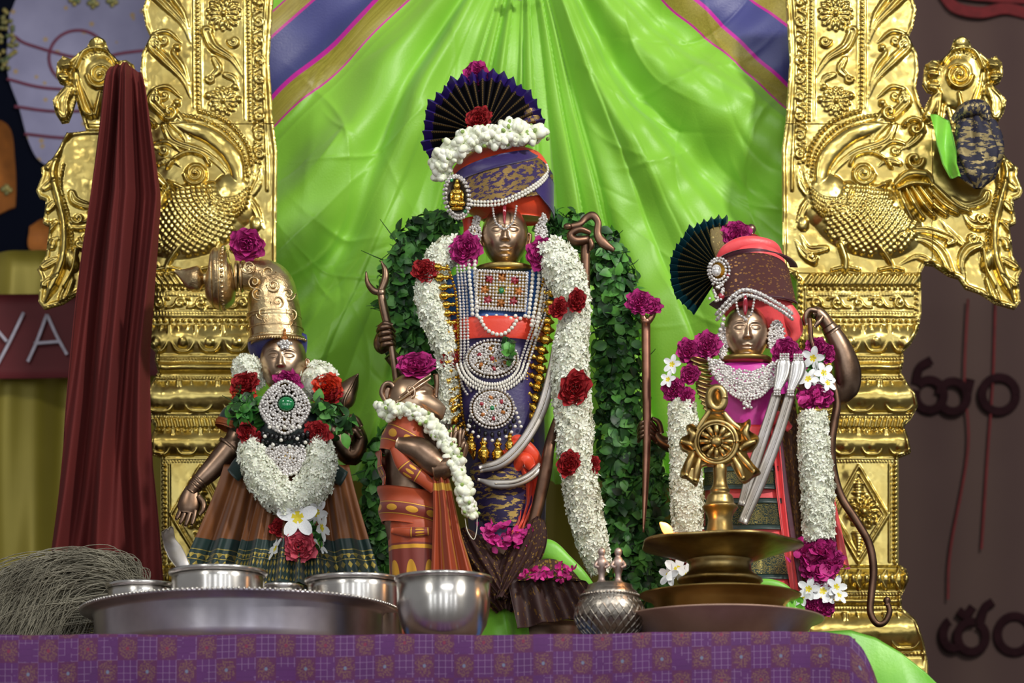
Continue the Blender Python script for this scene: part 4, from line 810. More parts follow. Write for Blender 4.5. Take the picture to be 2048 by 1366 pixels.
for k in range(9):
    a = math.radians(20+140*k/8); x, y = 985+45*math.cos(a), 838+42*math.sin(a); ellip(mb, (x, y+8, 92), (4, 6, 4), 8, 6)
mb.build('black_drops', blackb, YR, J); mb = MB(); stones(mb, [(985+48*math.cos(math.radians(20+140*k/8)), 838+42*math.sin(math.radians(20+140*k/8))+19, 92) for k in range(9)]+[(1030+3*i, 835+i*9, 88) for i in range(5)]+[(942-2*i, 850+i*9, 88) for i in range(4)], 3.6); mb.build('pearl_drops', pearl, YR, J)
# pearl ropes and stone bands
nk = jewel('pearl_necklace', 950, 700, YR, 'double pearl strings hanging down both sides of the square pendant', 'necklace')
for P in ([(938, 536, 62), (940, 575, 70), (944, 615, 76), (946, 650, 78)], [(950, 538, 64), (951, 575, 72), (954, 612, 76), (955, 650, 78)], [(1066, 550, 64), (1064, 585, 72), (1060, 620, 76), (1056, 660, 78)], [(1078, 550, 62), (1076, 590, 70), (1070, 630, 74), (1062, 670, 78)], [(1086, 560, 60), (1084, 600, 66), (1078, 640, 72), (1070, 690, 78)], [(960, 655, 84), (975, 680, 90), (1000, 690, 92), (1022, 678, 90), (1036, 655, 84)]):
    mb = MB(); bead_line(mb, P, 4.3); mb.build('pearl_string', pearl, YR, nk)
sb = jewel('stone_chain', 930, 760, YR, 'long flat chain of tiny silver stones looping round the pendants', 'necklace')
for P in ([(922, 548), (928, 620), (930, 700), (930, 770), (944, 800)], [(915, 548), (921, 620), (923, 700), (923, 775), (938, 810)], [(929, 548), (935, 620), (937, 695), (938, 765)], [(1092, 556), (1086, 630), (1066, 690), (1052, 730), (1040, 770)], [(1086, 556), (1080, 625), (1060, 684), (1046, 724), (1034, 760)], [(1098, 560), (1092, 635), (1072, 696), (1058, 740), (1046, 780)]):
    mb = MB(); bead_line(mb, [(x, y, 76-abs(x-1005)*0.14+10*(y > 650)) for x, y in P], 3.1); mb.build('stone_strand', diamond, YR, sb)
gb = jewel('gold_bell_necklace', 990, 930, YR, 'long gold necklace fringed with slender bell drops framing the tall statue', 'necklace')
bell = MB(); lathe(bell, 0, [(1.5, 0), (3, 2), (3, 5), (5.5, 7), (3.4, 9), (3.6, 12), (6.5, 15), (7.8, 19), (6.2, 22), (7.8, 24), (4, 27), (2.5, 30), (0.5, 32)], 12)
BV, BF = np.concatenate(bell.v), bell.f
left = cr([(896, 548), (912, 600), (918, 680), (920, 760), (926, 840), (940, 890), (965, 905)], 10); right = cr([(1090, 560), (1076, 620), (1066, 680), (1056, 740), (1050, 800), (1040, 860), (1020, 895), (990, 908)], 10)
for C_ in (left, right): mb = MB(); bead_line(mb, [(x, y, 66) for x, y in C_[::5]], 3.4); mb.build('bead_chain', goldb, YR, gb)
def bells(C, sgn, n, ks):
    L = np.r_[0, np.cumsum(np.hypot(*np.diff(C, axis=0).T))]
    for i in range(n):
        s = L[-1]*(i+0.3)/n; x, y = np.interp(s, L, C[:, 0]), np.interp(s, L, C[:, 1]); q = i/n; a = sgn*np.interp(q, [0, .5, .8, 1], [95, 70, 40, 5]); a = math.radians(a+random.uniform(-7, 7)); c, s_ = math.cos(a), math.sin(a)
        k = random.uniform(0.95, 1.15)*ks; V = BV*k; W = np.stack([x+V[:, 0]*c-V[:, 1]*s_*-1*-1, y+V[:, 0]*s_+V[:, 1]*c, V[:, 2]+62], 1); W[:, 0] = x+V[:, 0]*c-V[:, 1]*s_; mb = MB(); mb.add(W, BF); mb.build('gold_bell', goldb, YR, gb)
bells(left, 1, 21, 1.0); bells(right, -1, 21, 1.2)
for k, (x, y, sc_) in enumerate([(944, 884, 1.3), (968, 892, 1.6), (996, 894, 1.6), (1020, 882, 1.3)]):
    mb = MB(); mb.add(BV*1.45*sc_/1.4+np.array([x, y, 88]), BF); mb.build('gold_bell', goldb, YR, gb)
# brow pearl rope and medallion brooch
pr = jewel('pearl_rope', 1010, 430, YR, 'double pearl rope swagged across the central orange and violet turban', 'jewel')
for o in (-3, 4):
    mb = MB(); bead_line(mb, [(944, 422+o, 62), (975, 427+o, 76), (1010, 424+o, 82), (1048, 406+o, 78), (1078, 382+o, 60), (1094, 356+o, 34), (1092, 336+o, 20)], 3.6); mb.build('pearl_string', pearl, YR, pr)
br_ = jewel('medallion_brooch', 915, 452, YR, 'oval gold medallion brooch ringed with clear stones beside the central turban', 'brooch')
mb = MB(); plate(mb, [(x, y) for x, y, _ in rot2(polar(915, 410, 24, 30, ry=40), 915, 410, -0.12)], 56, 62, bev=0.05); mb.build('setting', silver, YR, br_)
mb = MB(); stones(mb, rot2(polar(915, 410, 22, 26, ry=38, d=64), 915, 410, -0.12)+rot2(polar(915, 410, 26, 30, ry=43, d=60), 915, 410, -0.12), 3.6); mb.build('clear_stones', diamond, YR, br_)
mb = MB(); [ellip(mb, (915+dx, 410+dy, 66+dz), r, 12, 8) for dx, dy, dz, r in ((0, -20, 0, (7, 8, 5)), (0, -8, 0, (12, 8, 5)), (0, 4, 1, (9, 12, 6)), (-6, 14, 2, (10, 7, 5)), (7, 15, 2, (10, 7, 5)), (-11, 0, 0, (3, 10, 4)), (11, 0, 0, (3, 10, 4)), (0, 24, 0, (14, 4, 4)), (0, -29, 0, (4, 5, 4)))]; mb.build('embossed_figure', goldb, YR, br_)
for k, (x, y) in enumerate(((904, 378), (931, 440))): mb = MB(); ellip(mb, (x, y, 65), (4, 4, 3), 8, 6); mb.build('green_stone', emerald, YR, br_)
for nm, x, y, lab in (('earring', 1082, 476, 'stone peacock earring between the face and the magenta rose, central statue'), ('earring', 950, 480, 'silver stone earring beside the orange turban tail, central statue')):
    e_ = jewel(nm, x, y+20, YR, lab, 'earring'); mb = MB(); stones(mb, scatter_gems(x, y, 12, 24, 60, 40)+scatter_gems(x+4, y-28, 7, 10, 14, 40), 3.2); mb.build('clear_stones', diamond, YR, e_); mb = MB(); plate(mb, [(a, b) for a, b, _ in polar(x, y, 12, 20, ry=24)], 30, 38); ellip(mb, (x+4, y-26, 34), (6, 10, 4)); mb.build('setting', goldb, YR, e_)
# silver swords / curved bands
for nm, P, lab in (('silver_sword', [(1108, 700, 70), (1104, 760, 84), (1082, 840, 96), (1046, 905, 106), (1005, 945, 108), (960, 958, 104)], 'longer curved silver blade crossing the tall statue robe'), ('silver_sword', [(956, 978, 104), (990, 988, 108), (1030, 986, 108), (1062, 970, 104), (1082, 948, 96)], 'short curved silver blade below the longer one on the tall statue')):
    T = thing(nm, P[-1][0], P[-1][1], YR, lab, 'sword'); mb = MB(); tube(mb, P, [3]+[11 if len(P) > 5 else 9]*(len(P)-2)+[8], seg=12, flat=0.35); mb.build('blade', silver, YR, T)
    mb = MB(); tube(mb, [(x, y, d+4) for x, y, d in P[1:]], 1.6, seg=6); mb.build('centre_rib', silverc, YR, T)
mb = MB(); P = [(1002, 705), (1012, 690), (1024, 700), (1026, 730), (1018, 752), (1008, 735)]
leaf_mass([(1016, 690, 104), (1018, 722, 108), (1016, 748, 106)], [5, 8, 5], YR, 'leaf_sprig', sprig, None, 18, 20, 0.4); tag(bpy.data.objects['leaf_sprig'], 'small green basil sprig tucked over the oval pendant', 'leaf')
# ------------------------------------------------------------------ flowers and garlands on the central statue
rose(955, 158, 38, YR, -4, 'magenta', 'magenta flower at the top edge of the violet pleated fan', ry=27); rose(958, 254, 29, YR, 58, 'red', 'single red rose pinned at the centre of the violet pleated fan', ry=24)
tj = bud_string([(880, 362, 40), (884, 338, 60), (915, 312, 74), (960, 300, 82), (1005, 292, 82), (1050, 286, 70), (1080, 282, 48)], [18, 24, 27, 26, 27, 29, 20], YR, size=8.5, dens=1.5); tag(tj, 'thick jasmine bud string wrapped round the violet fan turban', 'garland')
rose(932, 514, 34, YR, 66, 'magenta', 'magenta rose on the pearl strings near the orange turban tail', ry=30); rose(1082, 528, 31, YR, 74, 'magenta', 'pale edged magenta rose under the peacock earring', ry=34)
YG = -0.05
gr = thing('jasmine_garland', 1192, 1145, YG, 'long white jasmine garland with red roses on the bow side of the tall statue', 'garland')
mb = MB(); garland_flowers(mb, [(1098, 492, -10), (1120, 530, 6), (1140, 580, 16), (1150, 640, 22), (1141, 700, 26), (1141, 780, 28), (1148, 850, 28), (1150, 910, 26), (1160, 970, 24), (1172, 1040, 18), (1188, 1100, 12), (1202, 1140, 6)], [26, 38, 36, 28, 34, 36, 36, 34, 35, 33, 28, 20], 1.0, 10); mb.build('jasmine_flowers', jas, YG, gr)
for x, y, r in ((1152, 618, 25), (1116, 632, 21), (1148, 790, 36), (1136, 940, 29), (1186, 936, 17)): rose(x, y, r, YG, 68 if x < 1180 else 44, 'red', parent=gr, ry=r*0.8)
gl = thing('jasmine_garland', 885, 870, YG+0.04, 'slimmer white jasmine garland with red roses beside the left gold bells', 'garland')
mb = MB(); garland_flowers(mb, [(916, 490, -14), (886, 510, 0), (862, 560, 8), (860, 610, 14), (882, 670, 18), (898, 720, 18), (900, 780, 16), (896, 850, 12)], [22, 29, 26, 27, 26, 22, 22, 20], 1.0, 9.5); mb.build('jasmine_flowers', jas, YG+0.04, gl)
for x, y, r in ((849, 550, 22), (903, 726, 20), (866, 545, 12)): rose(x, y, r, YG+0.04, 34, 'red', parent=gl, ry=r*1.15)
# cloths heaped at the foot
pbr = brocade('maroon_gold_brocade', (72, 34, 26), (44, 18, 18), (150, 118, 58), 16, 22, 0.30, wob=0.05)
def leafcloth(x0, y0, x1, y1, x2, y2, wd, dd, ph=0):
    def f(u, v):
        q = v; x = (1-q)**2*x0+2*q*(1-q)*x1+q*q*x2; y = (1-q)**2*y0+2*q*(1-q)*y1+q*q*y2; w_ = wd*math.sin(PI*(0.12+0.8*q)); return (x+w_*(u-.5)*2, y+8*abs(u-.5), dd+14*math.cos((u-.5)*PI*1.6)+5*math.sin(u*30+ph)*(0.3+q))
    return f
YC = -0.10
bd = thing('brocade_cloth', 1000, pyT(YC), YC, 'maroon and gold brocade cloth opened in petal folds at the tall statue feet', 'cloth')
for nm, a in (('cloth_fold', (930, 1060, 960, 1110, 1010, 1200, 46, 20)), ('cloth_fold', (1075, 1040, 1050, 1110, 1000, 1200, 38, 30, 2)), ('cloth_fold', (960, 1090, 985, 1140, 1010, 1220, 60, 6, 3))):
    mb = MB(); sheet(mb, leafcloth(*a), 30, 24, thick=3); mb.build(nm, pbr, YC, bd)
def pl2(u, v): x0 = 1015+20*v; x1 = 1170+70*v; x = x0+(x1-x0)*u; return (x, 1168-14*math.sin(u*PI)+(98-10*u)*v, 36+(4+9*v)*math.sin(u*26+v*1.5)+18*v)
mb = MB(); sheet(mb, pl2, 90, 20, thick=3); bb = brocade('brown_pleat_brocade', (58, 28, 22), (36, 16, 16), (130, 98, 50), 18, 2, 0.60, kind='n'); mb.build('pleated_front', bb, YC, bd)
mb = MB(); sheet(mb, lambda u, v: (1035+125*u, 1166-44*math.sin(u*PI)**0.8*(1-v), 30+20*v), 40, 12, thick=3); cb_ = brocade('lozenge_brocade', (74, 44, 28), (60, 34, 24), (168, 136, 62), 22, 6, 0.40, wob=0.02); mb.build('lozenge_border', cb_, YC, bd)
gc = thing('lime_cloth', 1080, pyT(-0.06), -0.06, 'lime green silk cloth gathered around the dark brocade at the statue feet', 'cloth')
mb = MB(); tube(mb, [(1052, 1140, 10), (1066, 1112, 20), (1095, 1104, 22), (1130, 1128, 22), (1160, 1158, 20), (1185, 1185, 14)], [14, 20, 22, 16, 15, 10], flat=0.5, seg=16, n=10); mb.build('cloth_fold', limec, -0.06, gc)
mb = MB(); tube(mb, [(1046, 1118, 10), (1050, 1090, 16), (1046, 1078, 14)], [9, 12, 4], flat=0.5, seg=12); mb.build('cloth_fold', limec, -0.06, gc)
mb = MB(); sheet(mb, lambda u, v: (905+145*u+10*v, 1180+16*abs(u-.5)+95*v, 10+14*v+8*math.sin(u*9+v*3)+7*math.exp(-((u-.62-.1*v)/.07)**2)), 44, 24, thick=3); mb.build('cloth_fold', limec, -0.06, gc)
pt = thing('rose_petal_heap', 1000, 1095, YC, 'loose magenta rose petals strewn above the brocade petal folds', 'petals')
def petals(nm, C, n, m, par, Y, sz=13):
    mb = MB(); pos = []; 
    for i in range(n): c = random.choice(C); pos.append((c[0]+random.gauss(0, c[3]), c[1]+random.gauss(0, c[4]), c[2]+random.uniform(-6, 6)))
    stamp(mb, np.array(LEAF_V)*np.array([1.9, 1, 1]), LEAF_F, pos, frameM(RNG.normal(size=(n, 3))+np.array([0, -0.5, 1]), sz*RNG.uniform(0.7, 1.2, n))); return mb.build(nm, m, Y, par)
o = petals('petal_heap', [(985, 1062, 40, 16, 8), (1010, 1082, 40, 22, 8), (1035, 1078, 36, 14, 10)], 90, magenta, pt, YC); tag(o, kind='stuff')
pt2 = petals('loose_petals', [(1066, 1158, 66, 14, 5), (1100, 1160, 66, 22, 6), (1125, 1150, 62, 10, 6)], 60, magenta, None, YC, 10); tag(pt2, 'scattered magenta petals lying on the lozenge brocade border', 'petals', kind='stuff')
# ================================================================== left statue (side-bun crown, lowered hand)
YS = 0.10
sit = thing('statue', 570, pyT(YS), YS, 'smaller bronze statue in brown silk with a tall curved crown bent sideways', 'statue')
mb = MB(); loft(mb, [(770, 570, 22, 20, 0), (800, 570, 24, 22, 0), (818, 572, 78, 30, 0), (835, 572, 96, 34, 0), (880, 575, 78, 38, 0), (960, 580, 62, 38, 0), (1020, 580, 74, 42, 0), (1150, 572, 88, 50, 0), (1300, 570, 90, 54, 0), (pyT(YS)-2, 570, 100, 60, 0)], 36, 5)
loft(mb, [(1290, 570, 120, 70, 0), (1340, 570, 122, 72, 0), (pyT(YS)-1, 570, 130, 76, 0)], 36, 3, power=3)
tube(mb, [(484, 838, 0), (474, 880, 4), (456, 906, 10), (425, 942, 16), (396, 972, 22), (384, 990, 24)], [25, 24, 25, 21, 15, 12], seg=18)
hand(mb, (386, 984, 24), (378, 1030, 28), (1, 0.15, 0.2), fl=0.95, curl=0.22, w=21, thumb=1, spread=0.10)
mb.build('body', bronze, YS, sit)
mb = MB()
for p, r in (((392, 977), 15), ((397, 971), 15.5), ((402, 965), 16.5)): V, F, uv = tubeVF([(p[0]-1.5, p[1]+1.8, 22), (p[0]+1.5, p[1]-1.8, 22)], r, seg=20, n=2); mb.add(V, F)
mb.build('bangle', bronze, YS, sit); mb = MB()
V, F, uv = tubeVF([(459, 898, 8), (463, 893, 8)], 27, seg=20, n=2); mb.add(V, F); mb.build('bangle', bronze, YS, sit)
head(sit, 568, 732, 47, 62, YS, 20, bronzel, 'face', yaw=-0.05, jaw=0.74)
mb = MB(); loft(mb, [(672, 558, 56, 50, 4), (684, 556, 59, 54, 4), (700, 555, 58, 50, -8), (720, 556, 50, 40, -24)], 40, 4, foldmin=0.01, fold=0.03); mb.build('blue_cap', cobalt, YS, sit)
mb = MB(); tube(mb, [(556, 688, 14), (552, 655, 14), (548, 610, 12), (540, 572, 10), (514, 553, 10), (480, 555, 10)], [54, 53, 51, 46, 34, 26], seg=40, n=12)
cw_ = mb.build('crown', crownm, YS, sit)
mb = MB(); 
def cring(x, y, nx, ny, r, w_=4, m=None): V, F, uv = tubeVF([(x-nx*w_, y-ny*w_, 12), (x-nx*w_*.6, y-ny*w_*.6, 12), (x+nx*w_*.6, y+ny*w_*.6, 12), (x+nx*w_, y+ny*w_, 12)], [r-3, r, r, r-3], seg=44, n=3); mb.add(V, F)
for y, r, w_ in ((682, 57, 4), (662, 56, 2.5), (640, 55, 2.5), (634, 54.5, 2)): cring(556-(688-y)*0.14, y, 0, 1, r, w_)
cring(484, 555, 1, 0, 32, 3); cring(474, 555, 1, 0, 30, 3); mb.build('crown_ring', crownm, YS, cw_)
mb = MB(); bead_line(mb, [(556+57*math.sin(a), 688+2*math.cos(a*2), 14+57*math.cos(a)) for a in np.linspace(-1.5, 1.5, 24)], 2.8); mb.build('crown_bead_rim', crownm, YS, cw_)
mb = MB()                                        # embossed scrolls on the crown surface
for (px, py) in ((530, 640), (560, 618), (585, 640), (520, 600), (552, 585), (580, 600), (540, 556), (500, 545), (512, 575), (545, 650), (575, 655)):
    dz = 14+math.sqrt(max(0, 52**2-(px-549)**2)) if py > 575 else 14+math.sqrt(max(60, 38**2-(py-560)**2)); q = random.choice([1, -1])
    tube(mb, [(px+q*(15-13*k/14)*math.cos(k*0.75), py+(15-13*k/14)*math.sin(k*0.75), dz-2-abs((px+q*(15-13*k/14)*math.cos(k*0.75))-549)**2/800+abs(px-549)**2/800) for k in range(15)], 1.8, seg=6, n=2)
mb.build('crown_scroll', crownm, YS, cw_)
mb = MB(); V, F, uv = tubeVF([(468, 556, 12), (462, 557, 12), (450, 559, 12), (436, 561, 12), (422, 562, 12), (413, 561, 12)], [26, 46, 58, 61, 48, 16], seg=48, n=6); mb.add(V, F)
for x, r in ((455, 56), (441, 63), (427, 57)): V, F, uv = tubeVF([(x-3, 560, 12), (x, 560, 12), (x+3, 560, 12)], [r-3, r+1, r-3], seg=48, n=3); mb.add(V, F)
for k in range(36): a = 2*PI*k/36; ellip(mb, (449, 559+60*math.cos(a), 12+60*math.sin(a)), (4, 4, 4), 8, 5)
mb.build('bun_disc', crownm, YS, cw_); mb = MB(); tube(mb, [(416, 561, 12), (408, 561, 12), (400, 561, 12), (390, 560, 12), (378, 556, 12), (366, 551, 12), (350, 545, 12)], [13, 12, 24, 26, 20, 11, 1.5], seg=28, n=5); mb.build('bun_spike', crownm, YS, cw_)
# brow ornament
mb = MB(); stones(mb, [(574+8*math.cos(a), 704+6*math.sin(a), 72) for a in np.linspace(0, 6.0, 9)]+[(562, 703, 70), (586, 703, 71), (574, 704, 75), (569, 712, 72), (579, 712, 72)], 4.2); fo = mb.build('forehead_mark', diamond, YS, sit)
mb = MB(); stones(mb, [(574, 696-i*5, 72-i*0.5) for i in range(5)]+[(571, 692, 72), (577, 692, 72), (574, 683, 71)], 3.4); mb.build('amber_stones', amber, YS, fo)
# clothing
mb = MB(); loft(mb, [(812, 572, 50, 36, 4), (824, 572, 92, 42, 4), (850, 573, 92, 46, 6), (900, 576, 76, 46, 6), (935, 578, 68, 44, 6)], 44, 4, fold=0.02); tube(mb, [(490, 812, 0), (472, 835, 2), (460, 856, 4)], [18, 30, 29], seg=20, flat=0.9); mb.build('green_blouse', darkg, YS, sit)
mb = MB(); tube(mb, [(464, 848, 4), (458, 862, 5)], [31, 30], seg=22, cap=False, flat=0.92); tube(mb, [(462, 850, 5), (460, 856, 5)], [32, 31], seg=22); mb.build('orange_cuff', simple('rust_silk', (168, 84, 30), 0.5), YS, sit)
t = NT('mustard_silk'); u_, v_ = t.uvxy(); mot = t.math('LESS_THAN', t.math('ADD', t.math('ABSOLUTE', t.math('SUBTRACT', t.math('FRACT', t.math('MULTIPLY', u_, 26)), 0.5)), t.math('MULTIPLY', t.math('ABSOLUTE', t.math('SUBTRACT', t.math('FRACT', t.math('MULTIPLY', v_, 13)), 0.5)), 0.9)), 0.34)
lines_ = t.math('GREATER_THAN', t.math('FRACT', t.math('MULTIPLY', v_, 26)), 0.84); zone = t.math('MULTIPLY', t.math('GREATER_THAN', v_, 0.66), t.math('LESS_THAN', v_, 0.97)); motf = t.math('MULTIPLY', t.math('MAXIMUM', t.math('MULTIPLY', mot, t.math('GREATER_THAN', v_, 0.72)), t.math('MULTIPLY', lines_, t.math('LESS_THAN', v_, 0.80))), zone)
base_ = t.mix(t.math('GREATER_THAN', v_, 0.60), t.mix(t.noise(12, 3), lin((136, 78, 22)), lin((94, 50, 14))), lin((12, 44, 40))); mus = t.set(t.mix(motf, base_, lin((176, 156, 74))), 0.5, t.math('MULTIPLY', motf, 0.6), Sheen_Weight=0.2)
def skirt(x0, x1, y0, y1, cx, spread, dd, nf, amp, ph=0, hem=0):
    def f(u, v): top = x0+(x1-x0)*u; bot = cx+(u-.5)*spread; x = top+(bot-top)*v**1.15; return (x, y0+(y1-y0)*v+hem*(u-.5)**2*v, dd+30*v*math.cos((u-.5)*PI*0.9)+(3+amp*v)*(math.sin(u*nf+ph+1.3*math.sin(u*9)+0.5*math.sin(v*3))+0.35*math.sin(u*nf*2.3+2)))
    return f
mb = MB(); sheet(mb, skirt(450, 700, 935, 1190, 560, 420, 30, 36, 17, hem=-40), 200, 40, thick=2); o = mb.build('skirt', mus, YS, sit)
mb = MB(); sheet(mb, skirt(520, 640, 960, 1180, 560, 190, 62, 26, 13, 1), 110, 36, thick=2); mb.build('front_pleats', mus, YS, sit)
mb = MB(); tube(mb, [(470, 960, 50), (500, 935, 62), (570, 925, 68), (640, 940, 60), (690, 965, 40)], [16, 20, 18, 20, 16], flat=0.5, seg=16, n=8); mb.build('green_waistband', darkg, YS, sit)
# lotus bud held in the raised hand behind
mb = MB(); tube(mb, [(655, 850, -30), (700, 905, -26), (720, 880, -20), (712, 850, -14)], [24, 22, 16, 12], seg=16); tube(mb, [(690, 856, -10), (698, 835, -4), (712, 838, -4), (722, 852, -8)], [8, 7, 7, 6]); tube(mb, [(694, 868, -4), (706, 848, 4), (720, 862, 0)], [7, 7, 6]); tube(mb, [(700, 880, -4), (708, 862, 4), (722, 876, 0)], [7, 7, 6]); mb.build('raised_hand', bronze, YS+0.04, sit)
lb = thing('lotus_bud', 704, 880, YS+0.02, 'pointed bronze lotus bud on a stem beside the red rose and basil sprig', 'bud'); mb = MB(); tube(mb, [(696, 880, 0), (698, 850, 0), (692, 828, 0)], [5, 5, 7]); mb.build('stem', bronze, YS+0.02, lb)
mb = MB(); tube(mb, [(688, 830, 0), (684, 812, 0), (690, 790, 0), (704, 768, 0), (717, 747, 0)], [7, 20, 24, 15, 1], seg=20, n=6, flat=0.8); tube(mb, [(688, 832, 12), (690, 805, 20), (704, 775, 14), (714, 752, 4)], [2, 3, 3, 1], seg=6); mb.build('bud', bronze, YS+0.02, lb)
# flowers, garland, jewels
rose(497, 500, 36, YS, 40, 'magenta', 'magenta rose resting on top of the bent bronze crown', ry=32, face=(0, -.2, 1))
gs_ = thing('jasmine_garland', 585, 1035, YS, 'short round white jasmine garland with red roses on the smaller left statue', 'garland')
mb = MB(); garland_flowers(mb, [(516, 770, 10), (500, 752, 24), (492, 738, 22), (486, 728, 8)], [22, 32, 28, 10], 1.1, 8); mb.build('jasmine_flowers', jas, YS, gs_)
mb = MB(); garland_flowers(mb, [(618, 790, 14), (632, 768, 26), (648, 758, 22), (658, 750, 8)], [24, 36, 32, 12], 1.1, 8); mb.build('jasmine_flowers', jas, YS, gs_)
mb = MB(); garland_flowers(mb, [(508, 895, 58), (512, 930, 70), (530, 968, 78), (556, 1000, 82), (586, 1016, 84), (618, 1002, 82), (638, 970, 78), (646, 930, 70), (640, 892, 58)], [20, 31, 34, 36, 33, 36, 34, 30, 20], 1.0, 8.5); mb.build('jasmine_flowers', jas, YS, gs_)
for x, y, r, k in ((495, 778, 30, 'red'), (492, 800, 24, 'orange'), (658, 785, 32, 'orange'), (660, 802, 30, 'red'), (640, 882, 28, 'red'), (500, 882, 22, 'red'), (520, 892, 16, 'red'), (590, 1038, 30, 'red'), (566, 1068, 22, 'red'), (612, 1040, 22, 'red')): rose(x, y, r, YS, 58 if y < 860 else 78, k, parent=gs_, ry=r*0.85, face=(0, .2, 1))
sp = thing('basil_sprig', 495, 860, YS, 'fresh green basil sprig below the red rose near the lowered bronze arm', 'leaf'); leaf_mass([(500, 808, 60), (488, 835, 62), (500, 862, 56)], [22, 36, 20], YS, 'leaves', sprig, sp, 27, 60, 0.5)
sp = thing('basil_sprig', 668, 870, YS, 'dark green basil sprig beside the bronze lotus bud', 'leaf'); leaf_mass([(640, 826, 56), (668, 845, 58), (684, 872, 52)], [18, 34, 22], YS, 'leaves', leafm, sp, 26, 60, 0.5)
rose(580, 778, 30, YS, 66, 'magenta', 'magenta rose tucked beneath the chin of the smaller left statue', ry=24)
J = thing('emerald_pendant', 575, 880, YS, 'large diamond shaped stone pendant with an oval green centre gem', 'pendant')
out_ = [(575+49*math.cos(a)*(1-.10*abs(math.sin(2*a))), 832+52*math.sin(a)*(1-.10*abs(math.sin(2*a))) ) for a in np.linspace(0, 2*PI, 48, endpoint=False)]
mb = MB(); plate(mb, out_, 74, 84, bev=0.06); mb.build('setting', goldb, YS, J)
mb = MB(); stones(mb, [p for p in scatter_gems(575, 832, 44, 46, 230, 86) if math.hypot(p[0]-578, p[1]-826) > 22], 3.2); stones(mb, [(x, y, 84) for x, y in out_], 4.2); stones(mb, polar(578, 826, 20, 20, d=88, ry=19), 3.4); mb.build('clear_stones', diamond, YS, J)
mb = MB(); ellip(mb, (578, 826, 88), (16, 14.5, 8), 20, 12); mb.build('green_gem', emerald, YS, J)
mb = MB()
for k in range(11): x = 532+k*8.8; ellip(mb, (x, 884+9*math.sin(k/10*PI), 84), (4.6, 7, 4.6), 8, 6); ellip(mb, (x, 897+10*math.sin(k/10*PI), 82), (4.4, 5, 4.4), 8, 6)
mb.build('black_beads', blackb, YS, J); mb = MB(); stones(mb, [(536+k*16, 890+(k % 2)*12+8*math.sin(k/5*PI), 88) for k in range(6)]+[(545+k*15, 872, 88) for k in range(5)], 4); mb.build('pearl_drops', pearl, YS, J)
J = thing('crescent_necklace', 577, 965, YS, 'crescent stone necklace lying inside the short round jasmine garland', 'necklace'); mb = MB(); stones(mb, [p for p in scatter_gems(576, 925, 38, 42, 240, 84) if p[1] > 908], 3.3); stones(mb, [(576+39*math.cos(a), 925+40*math.sin(a), 84) for a in np.linspace(-0.2, PI+0.2, 26)], 3.8); mb.build('clear_stones', diamond, YS, J)
mb = MB(); plate(mb, [(576+38*math.cos(a), 922+40*math.sin(a)) for a in np.linspace(-0.3, PI+0.3, 24)], 74, 82); mb.build('setting', goldb, YS, J); mb = MB(); stones(mb, [(552+i*9, 968+6*math.sin(i), 84) for i in range(6)], 4); mb.build('pearl_drops', pearl, YS, J)
plumeria(602, 1052, 42, YS, 98, (-.15, -.1, 1), roll=0.35, label='open white plumeria with yellow throat above the pink rose', group=None)
for i, (x, y, f, lb_) in enumerate(((636, 1040, (.7, -.5, 0.7), 'white plumeria turned upward behind the open plumeria, smaller left statue'), (646, 1070, (1, .1, 0.5), 'white plumeria edge on beside the open plumeria, smaller left statue'), (558, 1112, (-.9, .4, 0.5), 'white plumeria hanging low against the dark green skirt border'), (642, 1104, (1, .5, 0.4), 'small white plumeria at the side of the pink rose'))): plumeria(x, y, 28-3*(i > 1), YS, 84, f, roll=i, label=lb_)
rose(605, 1108, 34, YS, 92, 'pink', 'pale pink rose with curled petals below the open plumeria', ry=30)
leaf_mass([(600, 1070, 78), (630, 1080, 80), (640, 1095, 78)], [14, 22, 14], YS, 'leaf_tuft', leafm, None, 20, 26, 0.4); tag(bpy.data.objects['leaf_tuft'], 'few green leaves wedged between the plumeria and pink rose', 'leaf')

# ================================================================== monkey statue in profile
YM = -0.12
han = thing('monkey_statue', 850, pyT(YM), YM, 'bronze monkey faced statue in profile wrapped in orange silk with hands joined', 'statue')
mb = MB(); loft(mb, [(826, 818, 34, 32, 0), (850, 822, 38, 36, 0), (872, 825, 56, 46, 0), (920, 828, 58, 50, 0), (975, 822, 50, 46, 0), (1010, 818, 56, 48, 0), (1100, 828, 50, 44, 0), (1250, 834, 46, 42, 0), (pyT(YM)-2, 838, 56, 50, 0)], 30, 5)
loft(mb, [(1290, 850, 90, 62, 0), (pyT(YM)-1, 850, 96, 66, 0)], 30, 2, power=3)
tube(mb, [(800, 902, 44), (838, 912, 56), (868, 938, 60), (890, 950, 60)], [24, 27, 27, 22], seg=20); tube(mb, [(868, 952, 60), (892, 946, 62), (896, 925, 58), (900, 905, 52)], [24, 24, 18, 14], seg=18)
mb.build('body', bronze, YM, han)
mb = MB(); hand(mb, (906, 925, 44), (910, 893, 44), (-0.2, 0, 1), fl=0.9, curl=0.02, w=17, spread=0.05)
hand(mb, (918, 925, 30), (920, 890, 30), (0.2, 0, 1), fl=0.9, curl=0.02, w=17, spread=0.05); 
for k in range(4): tube(mb, [(893+k*9, 905, 50), (893+k*9.2, 880, 52), (894+k*9.4, 862+abs(k-1.6)*3, 50)], [5.0, 4.6, 2.8], seg=10, n=4)
tube(mb, [(892, 940, 48), (905, 918, 50), (908, 902, 50)], [14, 18, 17], seg=14, flat=0.5); mb.build('joined_hands', bronze, YM, han)
